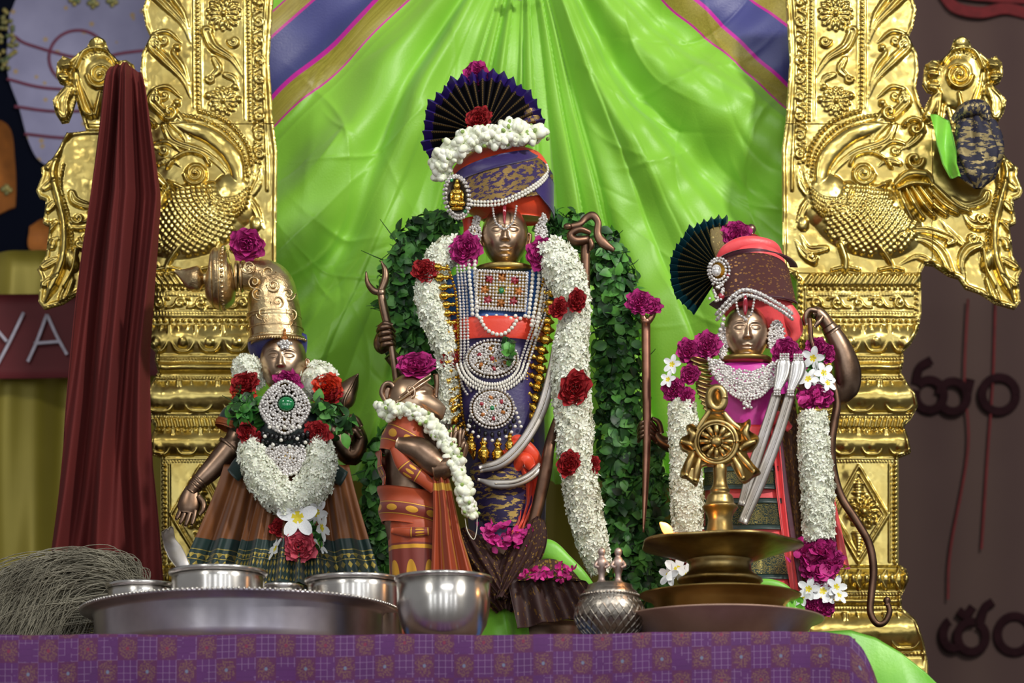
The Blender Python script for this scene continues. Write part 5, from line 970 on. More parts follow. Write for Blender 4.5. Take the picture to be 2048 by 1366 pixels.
# profile head: round skull, swollen muzzle, brow, ear
N1, N2 = 110, 110; V = []
mono = lambda a, b, c, s, t_: math.exp(-((a-b)/s)**2-((c)/t_)**2)
for i in range(N1):
    for j in range(N2):
        A = 2*PI*i/N1; B = PI*(j+0.5)/N2; nx, ny, nz = math.cos(A)*math.sin(B), math.cos(B), math.sin(A)*math.sin(B)
        a = math.degrees(math.atan2(ny, nx)); r = 45
        r += 26*mono(a, -22, nz, 26, 0.55)+8*mono(a, -48, nz, 18, 0.5)+4.5*mono(a, 22, nz, 11, 0.7)-4*mono(a, 6, nz, 9, 0.5)-2.2*mono(a, -34, nz, 2.6, 0.9)+3*mono(a, -12, nz, 5, 0.25)
        cheek = math.exp(-((nx-0.25)/0.45)**2-((ny+0.35)/0.4)**2)*max(nz, 0); r += 7*cheek; ex = math.exp(-((nx-0.62)/0.13)**2-((ny-0.16)/0.08)**2)*(nz > 0); r += 3.2*ex
        V.append((820+r*nx*1.04, 800-r*ny*1.12, 6+r*nz*0.86))
mb = MB(); mb.add(V, gridF(N1, N2, True)); tube(mb, [(806, 835, 0), (812, 850, 0), (818, 870, 0)], [30, 32, 40], seg=20); hd = mb.build('head', bronzel, YM, han)
mb = MB(); tube(mb, [(772, 808, 18), (764, 790, 20), (770, 774, 22), (782, 772, 24), (790, 786, 26), (786, 804, 26)], [4, 5, 5, 5, 4, 4], seg=10); ellip(mb, (777, 790, 16), (11, 17, 5)); mb.build('ear', bronze, YM, hd)
mb = MB(); tube(mb, [(822, 800, 52), (816, 792, 53), (822, 784, 54), (830, 790, 54), (830, 802, 53), (824, 806, 53)], 2.6, seg=8); tube(mb, [(796, 812, 42), (816, 800, 52), (838, 784, 52), (862, 764, 36)], [3, 3, 3, 2.4], seg=8); tube(mb, [(800, 804, 44), (820, 790, 53), (842, 772, 50), (862, 756, 34)], [2.4, 2.6, 2.4, 2], seg=8); mb.build('head_band', bronzel, YM, hd)
mb = MB(); tube(mb, [(872, 798, 14), (874, 772, 16), (872, 752, 16)], [4, 5, 6], seg=10); mb.build('crest_edge', bronze, YM, hd)
# orange silks
t = NT('rust_orange_silk'); u_, v_ = t.uvxy(); cyc = t.math('FRACT', t.math('MULTIPLY', v_, 1.0)); brd = t.math('MULTIPLY', t.math('GREATER_THAN', v_, 0.42), t.math('LESS_THAN', v_, 0.80))
du = t.math('SUBTRACT', t.math('FRACT', t.math('MULTIPLY', u_, 9)), 0.5); dv = t.math('MULTIPLY', t.math('SUBTRACT', v_, 0.61), 3.2); coin = t.math('LESS_THAN', t.math('ADD', t.math('MULTIPLY', du, du), t.math('MULTIPLY', dv, dv)), 0.085)
edg = t.math('LESS_THAN', t.math('ABSOLUTE', t.math('SUBTRACT', t.math('ABSOLUTE', t.math('SUBTRACT', v_, 0.61)), 0.165)), 0.012); mf = t.math('MAXIMUM', coin, edg)
rust = t.set(t.mix(mf, t.mix(brd, t.mix(t.noise(9, 3), lin((180, 72, 18)), lin((148, 50, 12))), lin((118, 36, 20))), lin((206, 150, 40))), 0.5, t.math('MULTIPLY', mf, 0.4), Sheen_Weight=0.2)
def wrap(cx, y0, y1, rx0, rx1, rz, tilt=0, nf=5, amp=2.5, a0=-200, a1=20, dd=0, cx1=None, flare=0):
    cx1 = cx if cx1 is None else cx1
    def f(u, v): a = math.radians(a0+(a1-a0)*u); r = rx0+(rx1-rx0)*v; c = cx+(cx1-cx)*v; return (c+(r+amp*math.sin(v*nf*2+u*4))*math.cos(a), y0+(y1-y0)*v+tilt*math.cos(a)+flare*math.cos(a)**2, dd-(rz+amp*math.sin(v*nf*2+u*4))*math.sin(a))
    return f
mb = MB(); sheet(mb, wrap(820, 838, 925, 34, 64, 64, 26, a0=-260, a1=80), 70, 30, thick=3); mb.build('shawl', rust, YM, han)
mb = MB(); sheet(mb, wrap(815, 905, 975, 62, 44, 56, 0, a0=-260, a1=-150, cx1=812), 30, 20, thick=3); tube(mb, [(790, 905, 60), (812, 945, 66), (845, 968, 66), (870, 990, 60)], [10, 16, 14, 10], flat=0.5, seg=14, n=8); mb.build('shawl_end', rust, YM, han)
mb = MB(); sheet(mb, wrap(820, 985, 1055, 64, 60, 58, 10, a0=-260, a1=90), 70, 24, thick=3); mb.build('waist_cloth', rust, YM, han)
mb = MB(); loft(mb, [(1045, 826, 50, 50, 4), (1070, 828, 52, 52, 4), (1180, 836, 56, 54, 4), (1290, 842, 62, 58, 4)], 70, 8, foldmin=0.02, fold=0.07, nf=6); tube(mb, [(785, 1068, 40), (820, 1074, 58), (860, 1072, 56)], [6, 10, 8], flat=0.5); mb.build('lower_cloth', rust, YM, han)
def hang(u, v): x0 = np.interp(v, [0, .3, 1], [866, 868, 862]); x1 = np.interp(v, [0, .15, .5, 1], [896, 906, 925, 965]); return (x0+(x1-x0)*u, 955+260*v, 62+(4+9*v)*math.sin(u*15+v)+10*math.sin(u*PI))
t = NT('rust_pleat_silk'); u_, v_ = t.uvxy(); st = t.math('GREATER_THAN', t.math('FRACT', t.math('MULTIPLY', u_, 3.0)), 0.86); em = t.math('LESS_THAN', t.math('ABSOLUTE', t.math('SUBTRACT', v_, 0.12)), 0.028); mf = t.math('MAXIMUM', t.math('MULTIPLY', st, 0.4), em)
rustp = t.set(t.mix(mf, t.mix(t.noise(9, 3), lin((176, 70, 18)), lin((128, 42, 12))), lin((196, 150, 44))), 0.42, 0.1, Sheen_Weight=0.2)
mb = MB(); sheet(mb, hang, 60, 40, thick=3); mb.build('hanging_pleats', rustp, YM, han)
mb = MB(); tube(mb, [(850, 846, 40), (872, 858, 36), (892, 880, 30), (892, 900, 20)], [8, 12, 10, 4], flat=0.5); mb.build('green_collar', darkg, YM, han)
_o = rose(833, 735, 34, YM, 24, 'magenta', 'broad magenta rose lying on the monkey statue head', ry=34, face=(0, -.3, 1)); _o.rotation_quaternion = Vector((0, -1, 0.25)).to_track_quat('Z', 'Y'); _o.scale[0] *= 1.25; _o.scale[1] *= 0.8
bj = bud_string([(762, 822, 30), (778, 832, 46), (806, 830, 58), (836, 838, 60), (858, 854, 56), (880, 878, 58), (896, 905, 66), (912, 932, 72), (922, 968, 76), (930, 1005, 76), (940, 1045, 74)], [14, 19, 15, 13, 13, 14, 15, 17, 19, 18, 14], YM, size=7.5, dens=1.45); tag(bj, 'jasmine bud string round the monkey statue neck trailing down its front', 'garland')
mb = MB(); tube(mb, [(931, 1050, 74), (936, 1075, 76), (948, 1092, 78), (954, 1075, 76), (955, 1050, 74)], 1.0, seg=5); mb.build('string_end', thread, YM, None); tag(bpy.data.objects['string_end'], 'loose white thread loop dangling under the jasmine bud string', 'thread')

# ================================================================== right statue (coral turban, bow, staff)
YL = -0.06
lak = thing('statue', 1490, pyT(YL), YL, 'bronze statue in coral and magenta silk holding a long bow on the altar', 'statue')
mb = MB(); loft(mb, [(716, 1490, 30, 28, 0), (735, 1490, 32, 30, 0), (752, 1490, 88, 40, 0), (775, 1492, 100, 44, 0), (830, 1494, 80, 46, 0), (900, 1498, 70, 46, 0), (980, 1500, 78, 48, 0), (1160, 1502, 82, 50, 0), (1290, 1502, 86, 54, 0), (pyT(YL)-2, 1502, 92, 60, 0)], 34, 5)
loft(mb, [(1290, 1500, 120, 72, 0), (1340, 1500, 122, 74, 0), (pyT(YL)-1, 1500, 130, 78, 0)], 36, 3, power=3)
tube(mb, [(1600, 770, -30), (1650, 785, -24), (1690, 775, -12), (1694, 745, -4), (1684, 708, 4), (1670, 678, 10), (1654, 654, 14)], [22, 26, 27, 29, 25, 20, 15], seg=20, n=8)
mb.build('body', bronze, YL, lak)
mb = MB(); tube(mb, [(1660, 662, 14), (1646, 642, 16), (1632, 630, 18), (1622, 634, 20)], [13, 14, 13, 9], seg=16, n=6)
for k in range(4): z = 26-k*9; tube(mb, [(1632-k*1.0, 628, z), (1616-k, 627+k, z+2), (1609-k*0.5, 640+k, z+2), (1611, 656-k*2, z)], [6, 5.8, 5.2, 3.4], seg=10, n=5)
tube(mb, [(1642, 640, 26), (1634, 652, 32), (1626, 662, 32)], [6, 5.4, 3.6], seg=10); tube(mb, [(1640, 644, -2), (1658, 640, -6), (1672, 650, -4)], [5, 5, 3], seg=8)
V, F, uv = tubeVF([(1666, 668, 12), (1662, 662, 13)], 19, seg=20, n=2); mb.add(V, F); mb.build('bow_hand', bronze, YL, lak)
mb = MB(); tube(mb, [(1400, 880, -10), (1350, 890, 0), (1322, 884, 10), (1308, 868, 16)], [22, 18, 12, 10], seg=16, n=6)
for k in range(4): tube(mb, [(1312, 862+k*8, 14), (1298, 850+k*9, 30), (1282, 852+k*9, 28), (1276, 862+k*8, 12)], [5.5, 5.2, 4.8, 3.2], seg=10, n=5)
tube(mb, [(1322, 870, 18), (1316, 850, 26), (1302, 842, 30)], [6, 5.5, 3.6], seg=10); mb.build('staff_hand', bronze, YL+0.05, lak)
head(lak, 1490, 676, 46, 60, YL, 22, bronzel, 'face', yaw=0.02)
mb = MB(); lathe(mb, 1490, [(28, 715), (50, 720), (54, 725), (51, 731), (40, 735), (28, 736)], 48, cd=14, smoothn=3); mb.build('neck_disc', brassd, YL, lak)
mb = MB(); loft(mb, [(482, 1505, 26, 20, 0), (492, 1502, 52, 40, 0), (512, 1498, 66, 52, 0), (560, 1505, 72, 58, 0), (600, 1512, 70, 58, -4), (632, 1518, 66, 52, -10), (668, 1538, 46, 40, -16), (690, 1556, 26, 24, -14)], 54, 6, foldmin=0.03, fold=0.04, nf=5); tube(mb, [(1560, 610, 20), (1582, 640, 16), (1592, 665, 10), (1580, 690, 6)], [16, 17, 13, 4], flat=0.6, seg=16)
tube(mb, [(1430, 540, 20), (1450, 512, 40), (1490, 496, 44), (1540, 500, 30), (1562, 518, 10)], [6, 12, 13, 12, 6], flat=0.5, seg=16, n=8); mb.build('turban', coral, YL, lak)
tb2 = brocade('copper_brocade', (92, 44, 36), (70, 30, 34), (156, 112, 66), 26, 18, 0.33, wob=0.05, rough=0.45)
def tb2f(g, y0, y1, y2, y3): return lambda u, v: (1506+(76+g)*math.sin(math.radians(-80+160*u))+(v-.5)*16, (y0+(y1-y0)*math.sin(u*PI)-6*u)*(1-v)+(y2+(y3-y2)*math.sin(u*PI)-14*u)*v, (60+g)*math.cos(math.radians(-80+160*u)))
mb = MB(); sheet(mb, tb2f(4, 548, 524, 626, 620), 70, 22, thick=2); mb.build('brocade_band', tb2, YL, lak)
mb = MB(); sheet(mb, tb2f(6, 542, 516, 550, 526), 60, 5, thick=2); mb.build('maroon_edge', mauve, YL, lak); mb = MB(); sheet(mb, tb2f(6, 612, 606, 622, 616), 60, 5, thick=2); mb.build('maroon_edge', mauve, YL, lak)
mb = MB(); lathe(mb, 1502, [(2, 448), (8, 452), (10, 460), (7, 468), (9, 472), (5, 476)], 20, smoothn=3); kn = mb.build('crown_knob', bronze, YL, lak); mb = MB(); lathe(mb, 1503, [(10, 470), (16, 474), (16, 480), (20, 484), (22, 490)], 22); mb.build('knob_collar', redr, YL, kn)
fm2 = fanmat('teal_fan_cloth', (10, 66, 78), (8, 44, 50), (170, 150, 90), dark=(12, 36, 38))
pleat_fan(1444, 545, 110, 84, 238, 19, YL, 6, 'turban_fan', fm2, lak, cone=24, ry=0.98)
mb = MB(); tube(mb, [(1440, 520, 20), (1436, 490, 24), (1430, 462, 20)], [10, 16, 12], flat=0.5, seg=14); mb.build('gold_fan_fold', brocade('gold_fold', (150, 132, 84), (116, 98, 56), (190, 170, 110), 20, 20, 0.3), YL, lak)
mb = MB(); S_ = [(430, 645), (445, 630), (465, 612), (484, 604), (510, 610), (540, 624), (565, 636), (580, 644)]; C_ = cr([(1000+x if x > 300 else x, y, 0) for x, y in S_], 6)
pts = [(x, y, 10+math.sqrt(max(0, 1-((x-1505)/86)**2))*66) for x, y, _ in C_]; 
for k, (x, y, d_) in enumerate(pts[::1]): stones(mb, [(x, y-6, d_+3), (x+1, y+5, d_+4)], 4.6 if k % 2 else 3.6)
stones(mb, [(1442, 660, 50), (1438, 670, 46), (1444, 650, 52), (1436, 682, 42)], 5); mb.build('brow_stone_band', diamond, YL, lak)
mb = MB()
for P in ([(1466, 612, 78), (1469, 630, 76), (1473, 646, 76), (1484, 654, 80)], [(1504, 612, 78), (1501, 630, 76), (1497, 646, 76), (1488, 654, 80)]): bead_line(mb, P, 3)
stones(mb, [(1486, 658, 82)], 4); fk = mb.build('forehead_mark', diamond, YL, lak); mb = MB(); ellip(mb, (1485, 630, 84), (5, 20, 4), 14, 10); mb.build('red_stroke', ruby, YL, fk)
for x, y, r1, r2, lab in ((1550, 686, 15, 34, 'wing shaped stone earring by the coral turban tail, bow holding statue'), (1443, 694, 9, 30, 'narrow stone earring on the staff side of the bow holding statue')):
    e_ = thing('earring', x, y+r2, YL, lab, 'earring'); mb = MB(); stones(mb, scatter_gems(x, y, r1, r2, 80, 40), 3.4); stones(mb, polar(x, y, r1+1, 22, d=40, ry=r2+1), 3.2); mb.build('clear_stones', diamond, YL, e_); mb = MB(); plate(mb, [(a, b) for a, b, _ in polar(x, y, r1, 20, ry=r2)], 30, 38); mb.build('setting', goldb, YL, e_)
J = thing('turban_brooch', 1434, 600, YL, 'stone brooch with a round centre gem and drops beside the teal fan', 'brooch'); mb = MB(); plate(mb, [(a, b) for a, b, _ in polar(1434, 556, 20, 24, ry=24)], 52, 60, bev=.06); mb.build('setting', goldb, YL, J); mb = MB(); ellip(mb, (1429, 556, 62), (10, 12, 7), 16, 10); mb.build('centre_gem', diamond, YL, J)
mb = MB(); stones(mb, polar(1432, 556, 16, 18, d=62, ry=19)+polar(1434, 556, 21, 22, d=60, ry=25)+[(1430+random.uniform(-14, 14), 582+i*1.6, 58) for i in range(22)], 3.3); mb.build('clear_stones', diamond, YL, J); mb = MB(); ellip(mb, (1439, 606, 56), (7, 7, 6)); ellip(mb, (1452, 565, 60), (4, 4, 3)); mb.build('red_bead', ruby, YL, J)
mb = MB(); loft(mb, [(732, 1490, 46, 42, 4), (742, 1490, 84, 46, 6), (790, 1492, 92, 52, 8), (850, 1496, 76, 54, 8), (872, 1498, 72, 52, 8)], 50, 5, fold=0.03); mb.build('magenta_tunic', magc, YL, lak)
mb = MB(); loft(mb, [(862, 1498, 74, 56, 8), (900, 1496, 78, 58, 8), (980, 1500, 90, 62, 8), (1080, 1504, 98, 66, 8), (1180, 1506, 104, 68, 8), (1290, 1506, 110, 70, 8)], 60, 6, fold=0.05, nf=6); mb.build('coral_robe', coral, YL, lak)
tbr = brocade('teal_gold_brocade', (14, 52, 50), (10, 38, 38), (150, 138, 72), 120, 60, 0.46, wob=0.1)
for y0, y1, cx, rx in ((940, 982, 1500, 92), (1004, 1062, 1506, 97), (1100, 1160, 1510, 106)):
    mb = MB(); sheet(mb, lambda u, v: (cx+rx*math.sin(math.radians(-95+190*u)), y0+(y1-y0)*v+8*math.cos(math.radians(-95+190*u)), 12+(66+1.5*math.sin(u*25))*math.cos(math.radians(-95+190*u))), 60, 10, thick=2); mb.build('brocade_hem', tbr, YL, lak)
    mb = MB(); [sheet(mb, lambda u, v: (cx+(rx+1.5)*math.sin(math.radians(-95+190*u)), ye+10*v+8*math.cos(math.radians(-95+190*u)), 12+(68+1.5*math.sin(u*25))*math.cos(math.radians(-95+190*u))), 60, 4, thick=1) for ye in (y0-2, y1-8)]; mb.build('dark_green_edge', darkg, YL, lak)
cbr = brocade('bronze_sash_brocade', (96, 60, 36), (70, 42, 26), (160, 118, 64), 18, 40, 0.40, wob=0.1)
mb = MB(); sheet(mb, lambda u, v: (1552+46*u+np.interp(v, [0, .4, 1], [-12, 8, 30]), 800+400*v, 60+10*math.sin(u*PI)+4*math.sin(u*12+v*5)-18*u), 26, 40, thick=3); mb.build('bronze_sash', cbr, YL, lak)
mb = MB(); sheet(mb, lambda u, v: (1534+18*u+np.interp(v, [0, .4, 1], [0, 16, 44]), 860+350*v, 72+5*math.sin(u*9+v*5)), 14, 30, thick=3); sheet(mb, lambda u, v: (1634+(22+34*v)*u+8*v, 930+190*v+14*u, 10+8*math.sin(u*8+v*2)), 20, 24, thick=3); tube(mb, [(1520, 875, 68), (1545, 850, 76), (1575, 870, 60)], [8, 14, 8], flat=0.5); mb.build('coral_sash', coral, YL, lak)
mb = MB(); sheet(mb, lambda u, v: (1545+10*u+np.interp(v, [0, .4, 1], [0, 16, 46]), 860+330*v, 76), 6, 30, thick=2); sheet(mb, lambda u, v: (1655+8*u+16*v, 1030+110*v, 20), 6, 20, thick=2); mb.build('maroon_trim', mauve, YL, lak)
# bow, staff, tongs, discs
bw = thing('bow', 1745, 1255, -0.10, 'slender brown bow with a hooked lower tip in front of the gold pillar', 'bow'); mb = MB()
tube(mb, [(1617, 640, 20), (1619, 660, 20), (1622, 690, 20), (1640, 730, 20), (1662, 765, 20), (1672, 810, 20), (1666, 850, 20), (1660, 890, 20), (1664, 940, 18), (1680, 995, 16), (1712, 1045, 14), (1737, 1090, 12), (1746, 1140, 10), (1742, 1190, 8), (1740, 1225, 8), (1752, 1248, 8), (1768, 1246, 8), (1778, 1226, 8), (1774, 1206, 8)], [4, 5, 5.5, 6, 7, 8, 9, 10, 9, 8.5, 8, 8, 8, 7.5, 7, 6.5, 6, 6, 5], seg=12, n=8); mb.build('bow_limb', bowm, -0.10, bw); mb = MB(); lathe(mb, 1773, [(1, 1194), (6, 1197), (8, 1203), (5, 1208), (6, 1212)], 14, cd=8); mb.build('hook_knob', bowm, -0.10, bw)
stf = thing('arrow_staff', 1287, 1075, -0.02, 'thin coppery arrow shaft held upright beside the basil garland', 'staff'); mb = MB(); tube(mb, [(1291, 650, 20), (1292, 760, 20), (1293, 870, 20), (1290, 980, 20), (1286, 1068, 20)], [9, 9, 8.5, 6.5, 2], seg=14); mb.build('shaft', copper, -0.02, stf); mb = MB(); tube(mb, [(1290, 652, 20), (1284, 634, 20), (1276, 618, 20)], [7, 6, 3]); tube(mb, [(1292, 652, 20), (1304, 636, 20), (1314, 612, 20)], [7, 6, 3]); lathe(mb, 1291, [(9, 644), (11, 648), (9, 652)], 14, cd=20); mb.build('forked_tip', copper, -0.02, stf)
rose(1278, 612, 24, -0.02, 34, 'magenta', 'magenta flower stuck on the forked tip of the arrow shaft', ry=26); rose(1300, 618, 18, -0.02, 30, 'magenta', 'small magenta bloom on the outer prong of the arrow shaft', ry=24)
for i, (P, lab) in enumerate((([(1561, 748), (1546, 810), (1524, 880), (1498, 960), (1478, 1030)], 'silver flat rod with leaf shaped tip, the one nearer the jewelled chest'), ([(1588, 750), (1572, 812), (1548, 890), (1516, 975), (1478, 1065)], 'silver flat rod with leaf shaped tip, the one nearer the white garland'))):
    T = thing('silver_rod', P[-1][0], P[-1][1], YL, lab, 'rod'); dd = 104+i*5; mb = MB(); tube(mb, [(x, y, dd) for x, y in P[1:]], [10, 11, 12, 10], seg=12, flat=0.35, n=8); tube(mb, [(x, y, dd+3.5) for x, y in P[1:]], 1.8, seg=6); mb.build('shaft', silver, YL, T)
    (x0, y0), (x1, y1) = P[0], P[1]; mb = MB(); tube(mb, [(x0+2, y0-14, dd), (x0, y0, dd), (x0-3, y0+20, dd), (x1+2, y1-12, dd), (x1, y1, dd)], [1.5, 14, 15, 8, 7], seg=14, flat=0.25, n=6); mb.build('leaf_tip', steel, YL, T)
    mb = MB(); stones(mb, [(x0-8+(i_ % 4)*5, y0-16+(i_//4)*5, dd+2) for i_ in range(12)]+[(x1-5+(i_ % 3)*5, y1-8+(i_//3)*5, dd+4) for i_ in range(9)], 2.8); mb.build('stone_band', diamond, YL, T)
T = thing('disc_string', 1420, 850, YL, 'vertical string of overlapping brass discs beside the silver chest jewels', 'necklace')
for k in range(13): mb = MB(); x, y = 1394+k*2.1+3*math.sin(k*.7), 738+k*9.6; V, F, uv = tubeVF([(x-2, y+3, 76-k*0.3), (x+2, y-4, 80-k*0.3)], [19-0.35*k, 19-0.35*k], seg=22, n=2); V = (V-np.array([x, y, 78]))*np.array([1, 0.55, 0.5])+np.array([x, y, 78]); mb.add(V, F); mb.build('brass_disc', brass, YL, T)
J = thing('silver_collar', 1490, 810, YL, 'wide silver collar of tiny stones over the magenta tunic', 'necklace'); mb = MB()
P = [(x, y, 66+20*math.sqrt(max(0, 1-((x-1490)/90)**2))) for x, y, _ in scatter_gems(1490, 745, 78, 74, 900, 0) if 760+0.0022*(x-1490)**2*-1 < y+0.012*(x-1490)**2*0.4 and y > 752-0.004*(x-1490)**2 and y < 815-0.010*(x-1490)**2]
stones(mb, P, 3.3)
for P2 in ([(1418, 738), (1424, 762), (1440, 784), (1465, 806), (1490, 812), (1515, 806), (1536, 784), (1548, 762), (1556, 742)], [(1434, 738), (1442, 760), (1460, 776), (1490, 786), (1515, 776), (1532, 760), (1540, 740)]):
    for o in (0, 5): bead_line(mb, [(x, y+o, 66+22*math.sqrt(max(0, 1-((x-1490)/90)**2))) for x, y in P2], 3.1)
stones(mb, [(1450+random.uniform(-8, 8), 750+i*2, 84) for i in range(14)]+[(1528+random.uniform(-10, 10), 750+i*2, 84) for i in range(16)]+[(1488+random.uniform(-12, 12), 818+i*1.5, 86) for i in range(12)], 3.4); mb.build('clear_stones', diamond, YL, J)
rose(1470, 478, 32, YL, 26, 'magenta', 'magenta rose between the teal fan and the coral turban dome', ry=30)
for x, y, r, lab in ((1411, 705, 29, 'magenta rose at the shoulder above the brass disc string'), (1374, 716, 27, 'darker magenta rose at the outer shoulder above the white petals'), (1568, 718, 31, 'magenta rose under the wing shaped earring')): rose(x, y, r, YL, 62, 'magenta', lab, ry=r*0.9)
YW = -0.10
g1 = thing('jasmine_garland', 1372, 1170, YW, 'straight white jasmine garland end behind the lamp finial with magenta top', 'garland')
mb = MB(); garland_flowers(mb, [(1362, 815, 34), (1366, 880, 40), (1370, 960, 44), (1372, 1020, 44), (1372, 1075, 42)], [26, 29, 31, 31, 28], 1.0, 8.5); mb.build('jasmine_flowers', jas, YW, g1)
for x, y, r in ((1346, 790, 26), (1366, 805, 24), (1378, 760, 22), (1360, 1085, 30), (1392, 1085, 20), (1352, 1112, 24), (1368, 1125, 22)): rose(x, y, r, YW, 50, 'magenta' if y < 900 else 'red', parent=g1, ry=r*0.85)
g2 = thing('jasmine_garland', 1634, 1240, YW, 'straight white jasmine garland beside the brown bow with magenta petal tail', 'garland')
mb = MB(); garland_flowers(mb, [(1622, 838, 44), (1624, 900, 48), (1630, 970, 48), (1632, 1030, 46), (1634, 1088, 44)], [27, 31, 32, 32, 29], 1.0, 8.5); mb.build('jasmine_flowers', jas, YW, g2)
for x, y, r in ((1610, 812, 22), (1640, 808, 24), (1625, 800, 26), (1632, 700, 24), (1650, 712, 22), (1612, 722, 20), (1610, 1112, 26), (1640, 1108, 30), (1660, 1130, 24), (1618, 1142, 28), (1644, 1150, 30), (1630, 1165, 26), (1620, 1222, 22), (1644, 1224, 22)): rose(x, y, r, YW, 58 if y > 760 else 20, 'magenta', parent=g2, ry=r*0.85, face=(0, .1, 1))
petals('petal_tail', [(1622, 1120, 62, 18, 14), (1640, 1145, 64, 18, 14), (1630, 1160, 60, 16, 10)], 70, magenta, g2, YW, 17)
petals('petal_band', [(1622, 808, 66, 16, 8)], 26, magenta, g2, YW, 14)
for i, (x, y, r, f) in enumerate(((1622, 728, 24, (-.4, -.3, 1)), (1612, 770, 23, (-.3, .3, 1)), (1642, 758, 22, (.3, 0, 1)), (1650, 778, 20, (.5, .3, 1)), (1636, 785, 18, (0, .5, 1)))): plumeria(x, y, r, YW, 54, f, g2, i)
leaf_mass([(1615, 745, 40), (1632, 752, 44), (1640, 765, 40)], [12, 18, 12], YW, 'green_stems', sprig, g2, 18, 26, 0.5)
for i, (x, y, r, f) in enumerate(((1612, 1188, 24, (-.3, .1, 1)), (1640, 1192, 26, (0, .2, 1)), (1666, 1184, 24, (.5, 0, 1)), (1672, 1200, 20, (.6, .4, 1)), (1600, 1206, 20, (-.7, .3, 1)), (1650, 1205, 18, (.2, .5, 1)))): plumeria(x, y, r, YW, 62, f, g2, i*1.3)
for i, (x, y, r, f) in enumerate(((1342, 742, 20, (-.5, 0, 1)), (1334, 772, 18, (-.6, .2, 1)), (1352, 1150, 30, (.2, 0, 1)), (1336, 1160, 24, (-.7, 0, 1)), (1372, 1162, 28, (.5, .2, 1)))): plumeria(x, y, r, YW, 60, f, g1, i*1.3)
# ================================================================== things on the front of the altar
def setY(cxp, rad): return None
def vessel(nm, cx, prof, Y, m, label, cat, parts=(), seg=72):
    t_ = thing(nm, cx, pyT(Y), Y, label, cat); mb = MB(); lathe(mb, cx, prof, seg); return t_, mb
B = lambda Y: pyT(Y)
# big tray
Yt = -0.285; b = B(Yt); T = thing('silver_tray', 480, b, Yt, 'wide shallow silver tray with a beaded rim carrying the bowls', 'tray')
rimy = 1229
mb = MB(); lathe(mb, 482, [(1, b-3), (262, b-3), (270, b-1), (280, b-6), (287, b-14), (291, b-26), (293, rimy+12), (297, rimy+5), (316, rimy+1), (321, rimy-1), (320, rimy-4), (300, rimy-1), (292, rimy+6), (284, b-30), (262, b-8), (1, b-8)], 120); mb.build('body', steeld, Yt, T)
mb = MB(); K = 200; stones(mb, [(482+319*math.cos(2*PI*k/K), rimy-4, 319*math.sin(2*PI*k/K)) for k in range(K)], 3.6); mb.build('beaded_rim', steel, Yt, T)
mb = MB(); lathe(mb, 482, [(262, b-9), (270, b-9), (270, b), (262, b)], 100); mb.build('foot_ring', steel, Yt, T)
def cup(cx, r, ytop, Y, h, nm, label, base_off, extra=None, bowl=False, m=steel):
    fy = B(Y)-base_off; T_ = thing(nm, cx, fy, Y, label, 'bowl'); mb = MB()
    if bowl: pr = [(1, fy-1), (r*.40, fy-1), (r*.58, fy-4), (r*.76, fy-18), (r*.87, fy-38), (r*.925, fy-62), (r*.94, fy-80), (r*.945, ytop+8)]
    else: pr = [(1, fy-1), (r*.86, fy-1), (r*.91, fy-6), (r*.925, ytop+22), (r*.925, ytop+8)]
    inner = [(a-3.5, y-3 if y > ytop+20 else y) for a, y in pr[::-1][:-1]]+[(1, fy-5)]
    lathe(mb, cx, pr+inner, 80); mb.build('cup', m, Y, T_); mb = MB(); lathe(mb, cx, [(r*.93, ytop+9), (r*.985, ytop+7), (r, ytop+3), (r*.985, ytop), (r*.93, ytop), (r*.90, ytop+5), (r*.93, ytop+9)], 80); mb.build('rolled_rim', steel, Y, T_)
    return T_
# rows where the near rim shows highest: rim height is set by the bowl, depth by where it stands
tb_ = 9
cup(436, 100, 1143, -0.33, 90, 'silver_bowl', 'tallest silver bowl on the tray, with the curved spoon in it', tb_)
cup(284, 74, 1170, -0.24, 60, 'silver_bowl', 'small silver bowl at the pale hair whisk side of the tray', tb_)
cup(564, 44, 1171, -0.20, 60, 'silver_bowl', 'smallest silver bowl on the tray, below the pink rose', tb_)
cup(712, 104, 1160, -0.27, 80, 'silver_bowl', 'wide silver bowl on the tray reflecting orange, beside the deep bowl', tb_)
cup(887, 99, 1155, -0.50, 120, 'deep_silver_bowl', 'deep round silver bowl standing on the table next to the tray', 0, bowl=True)
sp = thing('silver_spoon', 372, 1180, -0.33, 'silver spoon with a broad curved scalloped handle standing in the tallest bowl', 'spoon')
mb = MB(); OL = [(325, 1073), (332, 1066), (340, 1064), (347, 1057), (349, 1064), (355, 1068), (354, 1076), (350, 1080), (364, 1094), (373, 1112), (381, 1133), (386, 1160), (388, 1200), (388, 1226), (364, 1226), (362, 1190), (358, 1156), (353, 1136), (338, 1116), (330, 1098), (327, 1084), (322, 1080)]
Lf = [(325, 1073), (327, 1084), (330, 1098), (338, 1116), (353, 1136), (358, 1156), (362, 1190), (364, 1226)]; Rt = [(349, 1060), (352, 1080), (364, 1094), (373, 1112), (381, 1133), (386, 1160), (388, 1200), (388, 1226)]
def spn(u, v):
    q = v*7; i = min(int(q), 6); f = q-i; a = (Lf[i][0]+(Lf[i+1][0]-Lf[i][0])*f, Lf[i][1]+(Lf[i+1][1]-Lf[i][1])*f); b_ = (Rt[i][0]+(Rt[i+1][0]-Rt[i][0])*f, Rt[i][1]+(Rt[i+1][1]-Rt[i][1])*f)
    top = (1-min(v*14, 1)); return (a[0]+(b_[0]-a[0])*u, a[1]+(b_[1]-a[1])*u-top*5*abs(math.cos(u*PI*2.5)), 20+4*math.sin(u*PI)-14*math.sin(v*PI)+10*max(0, 0.12-v)*4)
